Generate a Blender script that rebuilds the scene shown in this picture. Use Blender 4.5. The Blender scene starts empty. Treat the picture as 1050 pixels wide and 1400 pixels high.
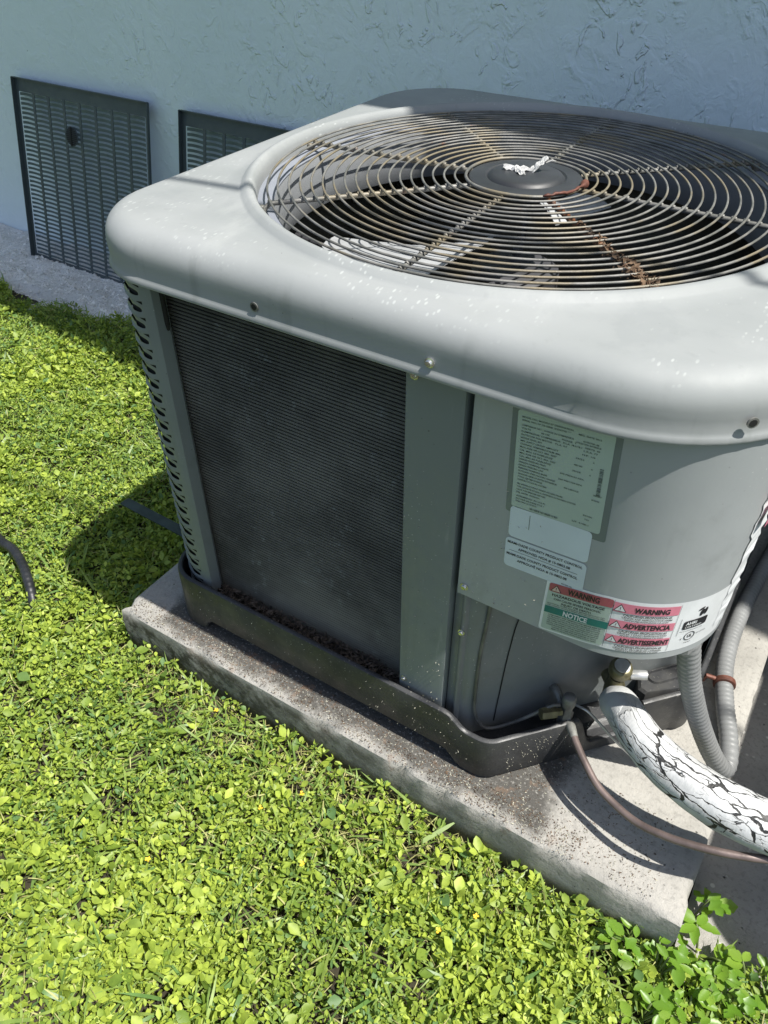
import bpy, bmesh, math, random
import numpy as np
from mathutils import Vector, Matrix, noise
R = math.radians
rng = random.Random(7)
nr = np.random.default_rng(11)
sc = bpy.context.scene
COL = sc.collection

# ------------------------------------------------------------------ camera, sky, sun, exposure
cam_d = bpy.data.cameras.new("camera")
cam_d.sensor_fit = 'VERTICAL'; cam_d.sensor_height = 36.0
cam_d.lens = 36.0 * 1051 / 1400
cam_d.clip_start = 0.02; cam_d.clip_end = 500
cam = bpy.data.objects.new("camera", cam_d); COL.objects.link(cam)
cam.location = (1.043, -0.616, 1.2)
cam.rotation_euler = (R(49.1), 0, R(32.3))
sc.camera = cam

SUN_EL = 63.4
world = bpy.data.worlds.new("World"); sc.world = world; world.use_nodes = True
wn = world.node_tree.nodes; wl = world.node_tree.links
sky = wn.new('ShaderNodeTexSky'); sky.sky_type = 'NISHITA'; sky.sun_disc = False
sky.sun_elevation = R(SUN_EL); sky.sun_rotation = R(90)
sky.air_density = 1.0; sky.dust_density = 1.7; sky.ozone_density = 0.6
wl.new(sky.outputs[0], wn['Background'].inputs[0]); wn['Background'].inputs[1].default_value = 0.085
sun_d = bpy.data.lights.new("sun", 'SUN'); sun_d.energy = 4.5; sun_d.angle = R(0.5); sun_d.color = (1.0, 0.965, 0.90)
sun = bpy.data.objects.new("sun", sun_d); COL.objects.link(sun)
sun.location = (3, 0, 6); sun.rotation_euler = (0, R(90 - SUN_EL), 0)
sc.view_settings.view_transform = 'Standard'; sc.view_settings.look = 'None'
sc.view_settings.exposure = 0.78; sc.view_settings.gamma = 1.0; sc.view_settings.use_curve_mapping = False

# ------------------------------------------------------------------ helpers
def tag(o, label=None, cat=None, group=None, kind=None):
    if label: o['label'] = label
    if cat: o['category'] = cat
    if group: o['group'] = group
    if kind: o['kind'] = kind
    return o

def empty(name, loc, rz=0.0):
    o = bpy.data.objects.new(name, None); COL.objects.link(o)
    o.location = loc; o.rotation_euler = (0, 0, rz); o.empty_display_size = 0.05
    return o

def link(name, me, parent=None, mats=(), keep_world=True):
    o = bpy.data.objects.new(name, me); COL.objects.link(o)
    for m in (mats if isinstance(mats, (list, tuple)) else [mats]):
        if m and m.name not in [x.name for x in me.materials if x]: me.materials.append(m)
    if parent:
        o.parent = parent
        if keep_world:
            bpy_loc = world_matrix(parent)
            o.matrix_parent_inverse = bpy_loc.inverted()
    return o

def world_matrix(o):
    m = Matrix.LocRotScale(o.location, o.rotation_euler, o.scale)
    if o.parent: m = world_matrix(o.parent) @ o.matrix_parent_inverse @ m
    return m

class MB:
    """collects vertices and faces (world coordinates) for one mesh"""
    def __init__(s): s.v = []; s.f = []; s.mi = []; s.uv = {}
    def add(s, vs, fs, mi=0):
        b = len(s.v); s.v += [tuple(p) for p in vs]
        s.f += [tuple(i + b for i in f) for f in fs]; s.mi += [mi] * len(fs)
    def box(s, x0, x1, y0, y1, z0, z1, mi=0):
        s.add([(x0,y0,z0),(x1,y0,z0),(x1,y1,z0),(x0,y1,z0),(x0,y0,z1),(x1,y0,z1),(x1,y1,z1),(x0,y1,z1)],
              [(0,3,2,1),(4,5,6,7),(0,1,5,4),(1,2,6,5),(2,3,7,6),(3,0,4,7)], mi)
    def rings(s, rings, closed=True, cap0=False, cap1=False, mi=0):
        n = len(rings[0]); vs = [p for r in rings for p in r]; fs = []
        m = n if closed else n - 1
        for i in range(len(rings) - 1):
            for j in range(m):
                k = (j + 1) % n
                fs.append((i*n+j, i*n+k, (i+1)*n+k, (i+1)*n+j))
        if cap0: fs.append(tuple(range(n))[::-1])
        if cap1: fs.append(tuple((len(rings)-1)*n + j for j in range(n)))
        s.add(vs, fs, mi)
    def tube(s, pts, r, seg=10, caps=True, closed=False, mi=0, squash=1.0):
        pts = [Vector(p) for p in pts]; n = len(pts); rs = r if isinstance(r, (list, tuple)) else [r] * n
        rings = []; prev = None
        for i in range(n):
            if closed: t = pts[(i+1) % n] - pts[i-1]
            else: t = pts[min(i+1, n-1)] - pts[max(i-1, 0)]
            t.normalize()
            if prev is None:
                a = Vector((0,0,1)) if abs(t.z) < .9 else Vector((1,0,0))
                u = t.cross(a).normalized()
            else:
                u = (prev - t * prev.dot(t)).normalized()
            prev = u; w = t.cross(u)
            rings.append([pts[i] + (u*math.cos(2*math.pi*k/seg) + w*math.sin(2*math.pi*k/seg)*squash)*rs[i] for k in range(seg)])
        if closed:
            rings.append(rings[0]); s.rings(rings, mi=mi)
        else: s.rings(rings, cap0=caps, cap1=caps, mi=mi)
    def lathe(s, c, axis, prof, seg=20, mi=0):
        """prof: list of (radius, height along axis)"""
        c = Vector(c); ax = Vector(axis).normalized()
        a = Vector((0,0,1)) if abs(ax.z) < .9 else Vector((1,0,0))
        u = ax.cross(a).normalized(); w = ax.cross(u)
        rings = [[c + ax*h + (u*math.cos(2*math.pi*k/seg) + w*math.sin(2*math.pi*k/seg))*max(r,1e-5) for k in range(seg)] for r, h in prof]
        s.rings(rings, cap0=True, cap1=True, mi=mi)
    def mesh(s, name, smooth=False, angle=None):
        me = bpy.data.meshes.new(name); me.from_pydata(s.v, [], s.f)
        me.polygons.foreach_set('material_index', s.mi)
        if smooth: me.polygons.foreach_set('use_smooth', [True]*len(s.f))
        me.update()
        if angle: me.set_sharp_from_angle(angle=R(angle))
        return me
    def build(s, name, mats, parent=None, smooth=False, angle=None, fix=True):
        me = s.mesh(name, smooth, angle)
        if fix:
            bm = bmesh.new(); bm.from_mesh(me); bmesh.ops.remove_doubles(bm, verts=bm.verts, dist=1e-6)
            bmesh.ops.recalc_face_normals(bm, faces=bm.faces); bm.to_mesh(me); bm.free()
            if angle: me.set_sharp_from_angle(angle=R(angle))
        for m in (mats if isinstance(mats, (list, tuple)) else [mats]): me.materials.append(m)
        return link(name, me, parent)

def catmull(P, n=12):
    P = [Vector(p) for p in P]; out = []
    Q = [2*P[0]-P[1]] + P + [2*P[-1]-P[-2]]
    for i in range(1, len(Q)-2):
        for k in range(n):
            t = k/n; a, b, c, d = Q[i-1], Q[i], Q[i+1], Q[i+2]
            out.append(.5*((2*b)+(c-a)*t+(2*a-5*b+4*c-d)*t*t+(3*b-a-3*c+d)*t**3))
    out.append(P[-1]); return out

# ------------------------------------------------------------------ materials
class NT:
    def __init__(s, name):
        s.m = bpy.data.materials.new(name); s.m.use_nodes = True
        s.n = s.m.node_tree.nodes; s.l = s.m.node_tree.links
        s.b = s.n['Principled BSDF']; s.out = s.n['Material Output']
        s.tc = s.n.new('ShaderNodeTexCoord'); s.co = s.tc.outputs['Object']
    def node(s, t, **kw):
        nd = s.n.new(t)
        for k, v in kw.items(): setattr(nd, k, v)
        return nd
    def set(s, sock, v):
        if hasattr(v, 'is_linked') or hasattr(v, 'links'): s.l.new(v, sock)
        else: sock.default_value = v
    def mapping(s, scale=(1,1,1), src=None, loc=(0,0,0), rot=(0,0,0)):
        m = s.node('ShaderNodeMapping'); m.inputs['Scale'].default_value = scale
        m.inputs['Location'].default_value = loc; m.inputs['Rotation'].default_value = rot
        s.l.new(src or s.co, m.inputs['Vector']); return m.outputs[0]
    def noise(s, scale, detail=3, rough=.55, src=None, dist=0.0):
        t = s.node('ShaderNodeTexNoise'); t.inputs['Scale'].default_value = scale
        t.inputs['Detail'].default_value = detail; t.inputs['Roughness'].default_value = rough
        t.inputs['Distortion'].default_value = dist
        s.l.new(src or s.co, t.inputs['Vector']); return t.outputs['Fac']
    def voro(s, scale, feature='F1', out='Distance', src=None, rnd=1.0):
        t = s.node('ShaderNodeTexVoronoi'); t.feature = feature; t.inputs['Scale'].default_value = scale
        t.inputs['Randomness'].default_value = rnd
        s.l.new(src or s.co, t.inputs['Vector']); return t.outputs[out]
    def ramp(s, fac, a, b, va=0.0, vb=1.0, smooth=True):
        t = s.node('ShaderNodeMapRange'); t.interpolation_type = 'SMOOTHSTEP' if smooth else 'LINEAR'
        s.set(t.inputs['Value'], fac)
        for k, v in (('From Min', a), ('From Max', b), ('To Min', va), ('To Max', vb)): t.inputs[k].default_value = v
        return t.outputs['Result']
    def math(s, op, a, b=0.0, clamp=False):
        t = s.node('ShaderNodeMath', operation=op, use_clamp=clamp); s.set(t.inputs[0], a); s.set(t.inputs[1], b); return t.outputs[0]
    def mix(s, fac, a, b):
        t = s.node('ShaderNodeMix', data_type='RGBA'); s.set(t.inputs[0], fac)
        for i, v in ((6, a), (7, b)):
            if isinstance(v, (tuple, list)): t.inputs[i].default_value = (*v[:3], 1)
            else: s.l.new(v, t.inputs[i])
        return t.outputs[2]
    def color(s, v):
        if isinstance(v, (tuple, list)): s.b.inputs['Base Color'].default_value = (*v[:3], 1)
        else: s.l.new(v, s.b.inputs['Base Color'])
    def rough(s, v): s.set(s.b.inputs['Roughness'], v)
    def metal(s, v): s.set(s.b.inputs['Metallic'], v)
    def bump(s, h, strength=.5, dist=.002):
        t = s.node('ShaderNodeBump'); t.inputs['Strength'].default_value = strength; t.inputs['Distance'].default_value = dist
        s.l.new(h, t.inputs['Height']); s.l.new(t.outputs[0], s.b.inputs['Normal'])
    def xyz(s):
        t = s.node('ShaderNodeSeparateXYZ'); s.l.new(s.co, t.inputs[0]); return t.outputs

def paint(name, base, rough=.42, fade=.15, dirt=(.12,.12,.1), damt=.35, speck=True, dust=(.5,.52,.5)):
    k = NT(name)
    c = k.mix(k.ramp(k.noise(2.2, 5), .35, .7), base, tuple(min(1, x*(1+fade)) for x in base))
    c = k.mix(k.math('MULTIPLY', k.ramp(k.noise(9, 8, .7), .52, .78), damt), c, dirt)
    if speck:
        c = k.mix(k.math('MULTIPLY', k.ramp(k.voro(75), .10, .06), k.ramp(k.noise(14, 3), .55, .7)), c, dirt)
        c = k.mix(k.math('MULTIPLY', k.ramp(k.voro(120), .13, .07), k.ramp(k.noise(6, 3), .5, .68)), c, dust)
    st = k.math('MULTIPLY', k.ramp(k.noise(34, 4, .6, src=k.mapping((1,1,.05))), .55, .75), k.ramp(k.noise(3, 3), .42, .62))
    c = k.mix(k.math('MULTIPLY', st, .30), c, dirt)
    st2 = k.math('MULTIPLY', k.ramp(k.noise(70, 4, .6, src=k.mapping((1,1,.12), loc=(3,0,0))), .60, .72), k.ramp(k.noise(5, 3), .5, .65))
    c = k.mix(k.math('MULTIPLY', st2, .18), c, dust)
    k.color(c); k.rough(k.ramp(k.noise(30, 4), .3, .7, rough-.06, rough+.14))
    k.bump(k.noise(160, 3), .08, .001)
    return k.m

def plain(name, c, rough=.5, metal=0.0, var=.15, sc_=20, bump=0.0):
    k = NT(name)
    k.color(k.mix(k.ramp(k.noise(sc_, 4), .3, .7), tuple(x*(1-var) for x in c), tuple(min(1, x*(1+var)) for x in c)))
    k.rough(rough); k.metal(metal)
    if bump: k.bump(k.noise(sc_*6, 4), bump, .002)
    return k.m

# cap paint: faded, chalky, with rubbed pale flecks
def cap_paint():
    k = NT('faded_cap_paint')
    base = k.mix(k.ramp(k.noise(3.0, 5, src=k.mapping((1, 1.6, 1))), .35, .72), (.248,.262,.262), (.296,.308,.309))
    xyz = k.xyz()
    nz = k.ramp(xyz[2], .798, .815)
    flecks = k.math('MULTIPLY', k.ramp(k.voro(150, src=k.mapping((1,.38,1), rot=(0,0,.4))), .30, .16), k.ramp(k.noise(6, 5, .7), .50, .60))
    flecks = k.math('MULTIPLY', flecks, nz)
    c = k.mix(k.math('MULTIPLY', flecks, .55), base, (.46,.48,.47))
    bare = k.math('MULTIPLY', k.ramp(k.noise(4.2, 6, .62), .60, .66), nz)
    c = k.mix(k.math('MULTIPLY', bare, .22), c, (.19,.205,.21))
    drip = k.ramp(k.noise(60, 3, src=k.mapping((1,1,.12))), .60, .78)
    c = k.mix(k.math('MULTIPLY', drip, .12), c, (.10,.11,.10))
    c = k.mix(k.math('MULTIPLY', k.ramp(k.voro(40), .045, .03), k.ramp(k.noise(5,2), .45, .6)), c, (.06,.055,.05))
    smear = k.math('MULTIPLY', k.ramp(k.noise(8, 6, .7, src=k.mapping((1,.35,1), rot=(0,0,.5))), .55, .75), .35)
    c = k.mix(k.math('MULTIPLY', smear, nz), c, (.40,.41,.40))
    strk = k.math('MULTIPLY', k.ramp(k.noise(38, 3, .5, src=k.mapping((1,1,.06))), .56, .74), k.ramp(k.xyz()[2], .815, .79))
    c = k.mix(k.math('MULTIPLY', strk, .35), c, (.15,.165,.155))
    k.color(c); k.rough(k.ramp(k.noise(12, 5), .3, .7, .52, .68)); k.b.inputs['Specular IOR Level'].default_value = .35
    k.bump(k.noise(110, 4), .10, .0012)
    return k.m

def concrete(name, a, b, stain_and_shade=None, pits=True, bscale=1.0, specks=False):
    k = NT(name)
    c = k.mix(k.ramp(k.noise(5, 7, .65), .3, .72), a, b)
    c = k.mix(k.math('MULTIPLY', k.ramp(k.noise(120, 3), .52, .66), .35), c, tuple(x*.62 for x in a))
    pit = k.ramp(k.voro(55), .11, .05)
    pit = k.math('MULTIPLY', pit, k.ramp(k.noise(11, 3), .42, .6))
    c = k.mix(k.math('MULTIPLY', pit, .8), c, tuple(x*.3 for x in a))
    if specks:
        c = k.mix(k.math('MULTIPLY', k.ramp(k.voro(48), .22, .14), k.ramp(k.noise(30, 2), .45, .6)), c, (.62,.60,.55))
    if stain_and_shade:
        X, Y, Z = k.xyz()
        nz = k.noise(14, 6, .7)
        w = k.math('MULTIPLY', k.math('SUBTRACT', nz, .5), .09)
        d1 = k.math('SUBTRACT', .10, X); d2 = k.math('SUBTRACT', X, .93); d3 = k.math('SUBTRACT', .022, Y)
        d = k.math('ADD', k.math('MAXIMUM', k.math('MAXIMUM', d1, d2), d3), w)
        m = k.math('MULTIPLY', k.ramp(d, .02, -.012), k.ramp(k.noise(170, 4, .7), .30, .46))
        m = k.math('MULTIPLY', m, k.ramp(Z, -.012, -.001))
        c = k.mix(k.math('MULTIPLY', m, .85), c, (.035,.033,.028))  # dirt stain, its colour deepened to stand in for shade under the base
        m2 = k.math('MULTIPLY', k.ramp(k.noise(28, 5, .7), .56, .64), k.ramp(d, .07, .0))
        c = k.mix(k.math('MULTIPLY', m2, .55), c, (.17,.11,.07))
        # algae and soil marks on the upright faces
        side = k.ramp(Z, -.006, -.03)
        c = k.mix(k.math('MULTIPLY', k.math('MULTIPLY', side, k.ramp(X, 1.25, .3, .25, 1)), k.ramp(k.noise(18, 8, .75), .38, .62, .15, .75)), c, (.085,.082,.055))
        c = k.mix(k.ramp(Z, -.06, -.10, 0, .7), c, (.055,.042,.026))
        c = k.mix(k.math('MULTIPLY', side, k.math('MULTIPLY', k.ramp(X, .9, .2), k.ramp(k.noise(24, 6, .7), .42, .58))), c, (.05,.047,.032))
    k.color(c); k.rough(.93)
    h = k.math('ADD', k.math('MULTIPLY', k.noise(70, 8, .7), .8), k.math('MULTIPLY', pit, -1.0))
    k.bump(h, .95*bscale, .005)
    return k.m

def base_plastic():
    k = NT('base_pan_composite')
    c = k.mix(k.ramp(k.noise(8, 6, .7), .3, .7), (.020,.021,.023), (.045,.046,.048))
    dust = k.math('MULTIPLY', k.ramp(k.noise(200, 3), .62, .70), k.ramp(k.noise(7, 3), .35, .6))
    c = k.mix(k.math('MULTIPLY', dust, .5), c, (.22,.215,.19))
    c = k.mix(k.math('MULTIPLY', k.ramp(k.noise(13, 6), .55, .7), .45), c, (.075,.073,.066))
    k.color(c); k.rough(k.ramp(k.noise(20), .3, .7, .38, .6)); k.bump(k.noise(230, 3), .35, .001)
    return k.m

def stucco():
    k = NT('pale_blue_stucco')
    base = k.mix(k.ramp(k.noise(1.2, 5), .3, .7), (.69,.785,.835), (.75,.835,.88))
    co = k.mapping((1,1,.75))
    X, Y, Z = k.xyz()
    grow = k.math('ADD', k.ramp(X, -2.2, .4, .05, .55), k.ramp(k.noise(1.5, 3), .42, .66, 0, .55))   # the texture coat is thicker in places
    n1 = k.noise(7.5, 4, .6, src=co, dist=1.0)
    plate = k.ramp(n1, .49, .57)
    n2 = k.noise(21, 2.5, .5, src=co, dist=1.5)
    flake = k.math('MULTIPLY', k.ramp(n2, .56, .66), k.ramp(n1, .40, .58))
    n3 = k.noise(46, 3, .5, src=co, dist=.6)
    grain = k.math('MULTIPLY', k.ramp(n3, .60, .70), k.ramp(k.noise(4, 2), .45, .6))
    h = k.math('ADD', k.math('MULTIPLY', plate, .25), k.math('MULTIPLY', flake, .60))
    h = k.math('MULTIPLY', k.math('ADD', h, k.math('MULTIPLY', grain, .30)), grow)
    h = k.math('ADD', h, k.math('MULTIPLY', k.noise(13, 5, .62, src=co, dist=.8), 1.0))
    h = k.math('ADD', h, k.math('MULTIPLY', k.noise(55, 4, .6), .16))
    c = k.mix(k.math('MULTIPLY', k.ramp(k.voro(17), .05, .03), k.ramp(k.noise(9, 2), .45, .6)), base, (.10,.12,.13))
    k.color(c); k.rough(.6); k.bump(h, .8, .0090)
    return k.m

def leafmat(name, a, b, rough=.38, trans=.45):
    k = NT(name)
    at = k.node('ShaderNodeAttribute', attribute_name='tint')
    c = k.mix(at.outputs['Fac'], a, b)
    if name == 'clover_leaf': c = k.mix(k.ramp(at.outputs['Fac'], .20, .04), c, (.13,.24,.085))
    n = k.noise(60, 2)
    c = k.mix(k.ramp(n, .35, .7, 0, .35), c, tuple(x*.6 for x in a))
    k.color(c); k.rough(rough); k.b.inputs['Specular IOR Level'].default_value = .45
    tr = k.node('ShaderNodeBsdfTranslucent')
    g = k.mix(.5, c, (.30,.42,.02)); k.l.new(g, tr.inputs[0])
    ms = k.node('ShaderNodeMixShader'); ms.inputs[0].default_value = trans
    k.l.new(k.b.outputs[0], ms.inputs[1]); k.l.new(tr.outputs[0], ms.inputs[2]); k.l.new(ms.outputs[0], k.out.inputs[0])
    return k.m

def rusty_wire(name, amt):
    k = NT(name)
    c = k.mix(k.ramp(k.noise(26, 5), .35, .65), (.11,.11,.10), (.21,.205,.19))
    c = k.mix(k.math('MULTIPLY', k.ramp(k.noise(10, 4), .48, .62), .75), c, (.22,.18,.11))
    c = k.mix(k.ramp(k.noise(17, 6, .7), .74-amt, .86-amt), c, (.16,.065,.03))
    k.color(c); k.rough(.5); k.metal(.15); k.bump(k.noise(300, 4), .4, .001)
    return k.m

def coilmat():
    k = NT('coil_fins')
    c = k.mix(k.ramp(k.noise(5, 6, .65), .3, .7), (.066,.063,.046), (.165,.158,.122))
    sm = k.ramp(k.noise(60, 6, .75, src=k.mapping((1,1,.8))), .54, .72)
    sm = k.math('MULTIPLY', sm, k.ramp(k.noise(6.5, 3, src=k.mapping((1.6,1,.7))), .44, .62))
    c = k.mix(k.math('MULTIPLY', sm, .55), c, (.28,.295,.255))
    pale = k.ramp(k.noise(75, 3, src=k.mapping((.5,.5,2.5))), .66, .78)
    c = k.mix(k.math('MULTIPLY', pale, .55), c, (.22,.24,.22))
    k.color(c); k.rough(.62); k.metal(.2)
    w = k.node('ShaderNodeTexWave', wave_type='BANDS', bands_direction='X'); w.inputs['Scale'].default_value = 150
    w.inputs['Distortion'].default_value = .6; k.l.new(k.co, w.inputs['Vector'])
    k.bump(w.outputs['Fac'], .35, .0012)
    return k.m

def insulation():
    k = NT('cracked_white_coating')
    uv = k.tc.outputs['UV']
    def warp(amt, sc_):
        t = k.node('ShaderNodeTexNoise'); t.inputs['Scale'].default_value = sc_; t.inputs['Detail'].default_value = 4
        k.l.new(uv, t.inputs['Vector'])
        v = k.node('ShaderNodeVectorMath', operation='SCALE'); v.inputs['Scale'].default_value = amt
        s_ = k.node('ShaderNodeVectorMath', operation='SUBTRACT'); k.l.new(t.outputs['Color'], s_.inputs[0]); s_.inputs[1].default_value = (.5,.5,.5)
        k.l.new(s_.outputs[0], v.inputs[0])
        a = k.node('ShaderNodeVectorMath', operation='ADD'); k.l.new(uv, a.inputs[0]); k.l.new(v.outputs[0], a.inputs[1]); return a.outputs[0]
    p = warp(.022, 40)
    e1 = k.voro(1, 'DISTANCE_TO_EDGE', src=k.mapping((13, 60, 1), src=p))
    e2 = k.voro(1, 'DISTANCE_TO_EDGE', src=k.mapping((36, 130, 1), src=p, loc=(3,1,0)))
    sx = k.node('ShaderNodeSeparateXYZ'); k.l.new(uv, sx.inputs[0])
    along = k.ramp(sx.outputs[0], .05, .11)
    nn = k.noise(30, 4, src=uv)
    wid = k.ramp(nn, .36, .70, .022, .070)
    m1 = k.math('MULTIPLY', k.ramp(k.math('DIVIDE', e1, wid), 1.0, .55), along)
    m2 = k.math('MULTIPLY', k.math('MULTIPLY', k.ramp(k.math('DIVIDE', e2, k.math('MULTIPLY', wid, .9)), 1.0, .5), k.ramp(k.noise(22, 3, src=uv, ), .52, .60)), along)
    m = k.math('MAXIMUM', m1, m2)
    c = k.mix(k.ramp(k.noise(14, 5), .4, .7), (.52,.53,.53), (.41,.415,.41))
    c = k.mix(m, c, (.018,.018,.018))
    k.color(c); k.rough(.55)
    h = k.math('ADD', k.math('MULTIPLY', m, -1.0), k.math('MULTIPLY', k.noise(22, 5, src=k.mapping((2,.6,1), src=uv)), .9))
    k.bump(h, .9, .005)
    return k.m

M = {}
M['cap'] = cap_paint()
M['post'] = paint('post_paint', (.165,.188,.190), .42, .15, (.07,.08,.07), .3)
M['panel'] = paint('panel_paint', (.315,.334,.338), .36, .12, (.10,.105,.09), .3)
M['panel2'] = paint('inner_panel_paint', (.160,.174,.174), .42, .15, (.12,.105,.08), .5)
M['deck'] = paint('deck_paint', (.20,.215,.25), .45, .15, (.10,.10,.10), .3, False)
M['shroud'] = paint('shroud_paint', (.20,.21,.22), .5, .2, (.08,.08,.08), .5)
M['slate'] = paint('guard_paint', (.052,.068,.075), .45, .2, (.10,.10,.09), .4)
M['slat'] = paint('guard_slat_paint', (.10,.13,.145), .45, .2, (.07,.07,.06), .4)
M['base'] = base_plastic()
M['coil'] = coilmat()
M['wire'] = rusty_wire('guard_wire_metal', .10)
M['spoke'] = rusty_wire('guard_spoke_metal', .13)
M['rust'] = rusty_wire('rusted_spoke_metal', .36)
M['hub'] = plain('hub_plastic', (.030,.032,.036), .48, 0, .25, 12, .1)
M['alu'] = plain('blade_aluminium', (.42,.43,.44), .5, .2, .08, 14)
M['motor'] = plain('motor_paint', (.05,.05,.055), .5, 0, .3, 20)
M['pale'] = plain('pale_label', (.65,.62,.5), .5)
M['screw'] = plain('zinc_screw', (.62,.62,.60), .25, .9, .2, 90)
M['black'] = plain('black_void', (.008,.008,.008), .8)
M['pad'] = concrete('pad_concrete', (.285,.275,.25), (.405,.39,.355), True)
M['paving'] = concrete('paving_concrete', (.27,.26,.24), (.38,.365,.34), None, True, 1.6, True)
M['strip'] = concrete('rough_strip_concrete', (.62,.62,.60), (.82,.82,.80), None, True, 2.2, True)
M['stucco'] = stucco()
M['brass'] = plain('dull_brass', (.16,.145,.08), .38, .5, .35, 60, .15)
M['silver'] = plain('nickel_cap', (.55,.56,.56), .35, .6, .15, 60)
M['vgrey'] = plain('valve_grey', (.17,.17,.16), .5, .3, .35, 50, .2)
M['cu'] = plain('weathered_copper', (.150,.115,.105), .48, .3, .28, 26, .15)
M['patina'] = plain('copper_patina', (.17,.17,.155), .65, .1, .35, 60, .2)
M['capt'] = plain('capillary_tube', (.13,.13,.12), .5, .2, .3, 30)
M['conduit'] = plain('grey_conduit', (.20,.205,.205), .45, 0, .12, 12, .05)
M['clamp'] = plain('rusted_clamp', (.12,.045,.03), .6, .2, .35, 60, .3)
M['insul'] = insulation()
M['foil'] = plain('paper_white', (.44,.44,.43), .6, 0, .05, 80)
M['hose'] = plain('black_rubber', (.015,.016,.018), .45, 0, .3, 30)
M['strap'] = plain('strap_steel', (.040,.055,.055), .4, .3, .3, 30)
M['soil'] = plain('dark_soil', (.030,.024,.016), .95, 0, .5, 25, .8)
M['leafA'] = leafmat('clover_leaf', (.085,.175,.024), (.47,.57,.085), .52, .32)
M['blade'] = leafmat('grass_blade', (.15,.28,.08), (.42,.54,.13), .40)
M['straw'] = leafmat('dry_straw', (.26,.24,.09), (.50,.50,.20), .7, .2)
M['weed'] = leafmat('weed_leaf', (.12,.28,.025), (.30,.46,.06), .36)
M['stem'] = plain('weed_stem', (.12,.16,.05), .6)
M['debris'] = plain('dead_leaf', (.10,.062,.035), .8, 0, .6, 40)
M['debris2'] = plain('pale_clipping', (.36,.35,.28), .8, 0, .4, 40)
M['rating'] = plain('rating_paper', (.40,.48,.425), .35, 0, .04, 6)
M['lamin'] = plain('laminate_edge', (.17,.20,.19), .2, 0, .1, 6)
M['paper'] = plain('sticker_paper', (.58,.65,.69), .35, 0, .05, 10)
M['white'] = plain('sticker_white', (.70,.72,.73), .35, 0, .06, 30)
M['pink'] = plain('print_pink', (.62,.20,.27), .4, 0, .1, 20)
M['red'] = plain('print_red', (.36,.09,.11), .4, 0, .1, 20)
M['teal'] = plain('print_teal', (.02,.17,.15), .4, 0, .08, 20)
M['ink'] = plain('print_black', (.022,.022,.024), .5)
M['ink2'] = plain('print_grey', (.085,.105,.095), .5)
M['cream'] = plain('print_cream', (.60,.45,.38), .5)
M['barn'] = plain('eave_paint', (.55,.56,.56), .7)
M['cable'] = plain('cable_rubber', (.02,.02,.02), .6)

# ------------------------------------------------------------------ setting
GZ = -0.125
mb = MB()
# ground: one sheet, finer near the unit, gently uneven
xs = sorted(set([-200,-60,-20,-8,-5] + [round(-3.4 + i*.06, 3) for i in range(85)] + [3,8,20,60,200]))
ys = sorted(set([-200,-60,-20,-8,-3] + [round(-1.2 + i*.06, 3) for i in range(46)] + [3,8,20,60,200]))
vs = [(x, y, GZ + (0.012*noise.noise(Vector((x*3, y*3, 0))) if abs(x) < 4 and abs(y) < 2 else 0)) for y in ys for x in xs]
fs = [(j*len(xs)+i, j*len(xs)+i+1, (j+1)*len(xs)+i+1, (j+1)*len(xs)+i) for j in range(len(ys)-1) for i in range(len(xs)-1)]
mb.add(vs, fs)
k = NT('ground_soil')
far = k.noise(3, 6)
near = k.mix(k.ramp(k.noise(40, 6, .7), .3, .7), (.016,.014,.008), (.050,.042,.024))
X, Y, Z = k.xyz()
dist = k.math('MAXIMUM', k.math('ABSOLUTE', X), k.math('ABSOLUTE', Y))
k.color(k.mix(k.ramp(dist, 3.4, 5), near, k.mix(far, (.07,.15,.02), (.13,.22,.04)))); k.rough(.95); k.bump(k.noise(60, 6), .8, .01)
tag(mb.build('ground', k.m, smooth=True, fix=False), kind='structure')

# paving to the right of the pad
def slab(name, x0, x1, y0, y1, z0, z1, mat, r=.01, seg=.02, amp=.0008, chips=.010, kind=None):
    """a cast slab with worn, chipped edges"""
    per = []
    def side(a, b):
        n = max(2, int((Vector(b)-Vector(a)).length/seg))
        for i in range(n): per.append(Vector(a).lerp(Vector(b), i/n))
    side((x0,y0,0),(x1,y0,0)); side((x1,y0,0),(x1,y1,0)); side((x1,y1,0),(x0,y1,0)); side((x0,y1,0),(x0,y0,0))
    cx, cy = (x0+x1)/2, (y0+y1)/2
    rings = []
    def ins(p, d):
        q = p.copy()
        q.x = min(max(p.x, x0+d), x1-d); q.y = min(max(p.y, y0+d), y1-d); return q
    prof = [(0, z0), (.001, z0+(z1-z0)*.4), (0, z1-(z1-z0)*.22), (r*.25, z1-r*.55), (r*.75, z1-r*.12), (r*1.6, z1), (r*3.5, z1)]
    for i, (d, z) in enumerate(prof):
        ring = []
        for p in per:
            nz = noise.noise(Vector((p.x*9, p.y*9, z*14)))
            ch = max(0, noise.noise(Vector((p.x*24, p.y*24, 3.1))) - .18) * chips * 3
            edge = 1 if i in (3, 4) else (.35 if i in (2, 5) else 0)
            q = ins(p, max(0, d + amp*nz*.8*(i < 5) + ch*edge + .0008))
            ring.append((q.x, q.y, z - ch*edge*.7 + amp*.4*noise.noise(Vector((p.x*30, p.y*30, 1)))))
        rings.append(ring)
    m = MB(); m.rings(rings, cap1=True, cap0=True)
    return m.build(name, mat, smooth=True, angle=42)

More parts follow.
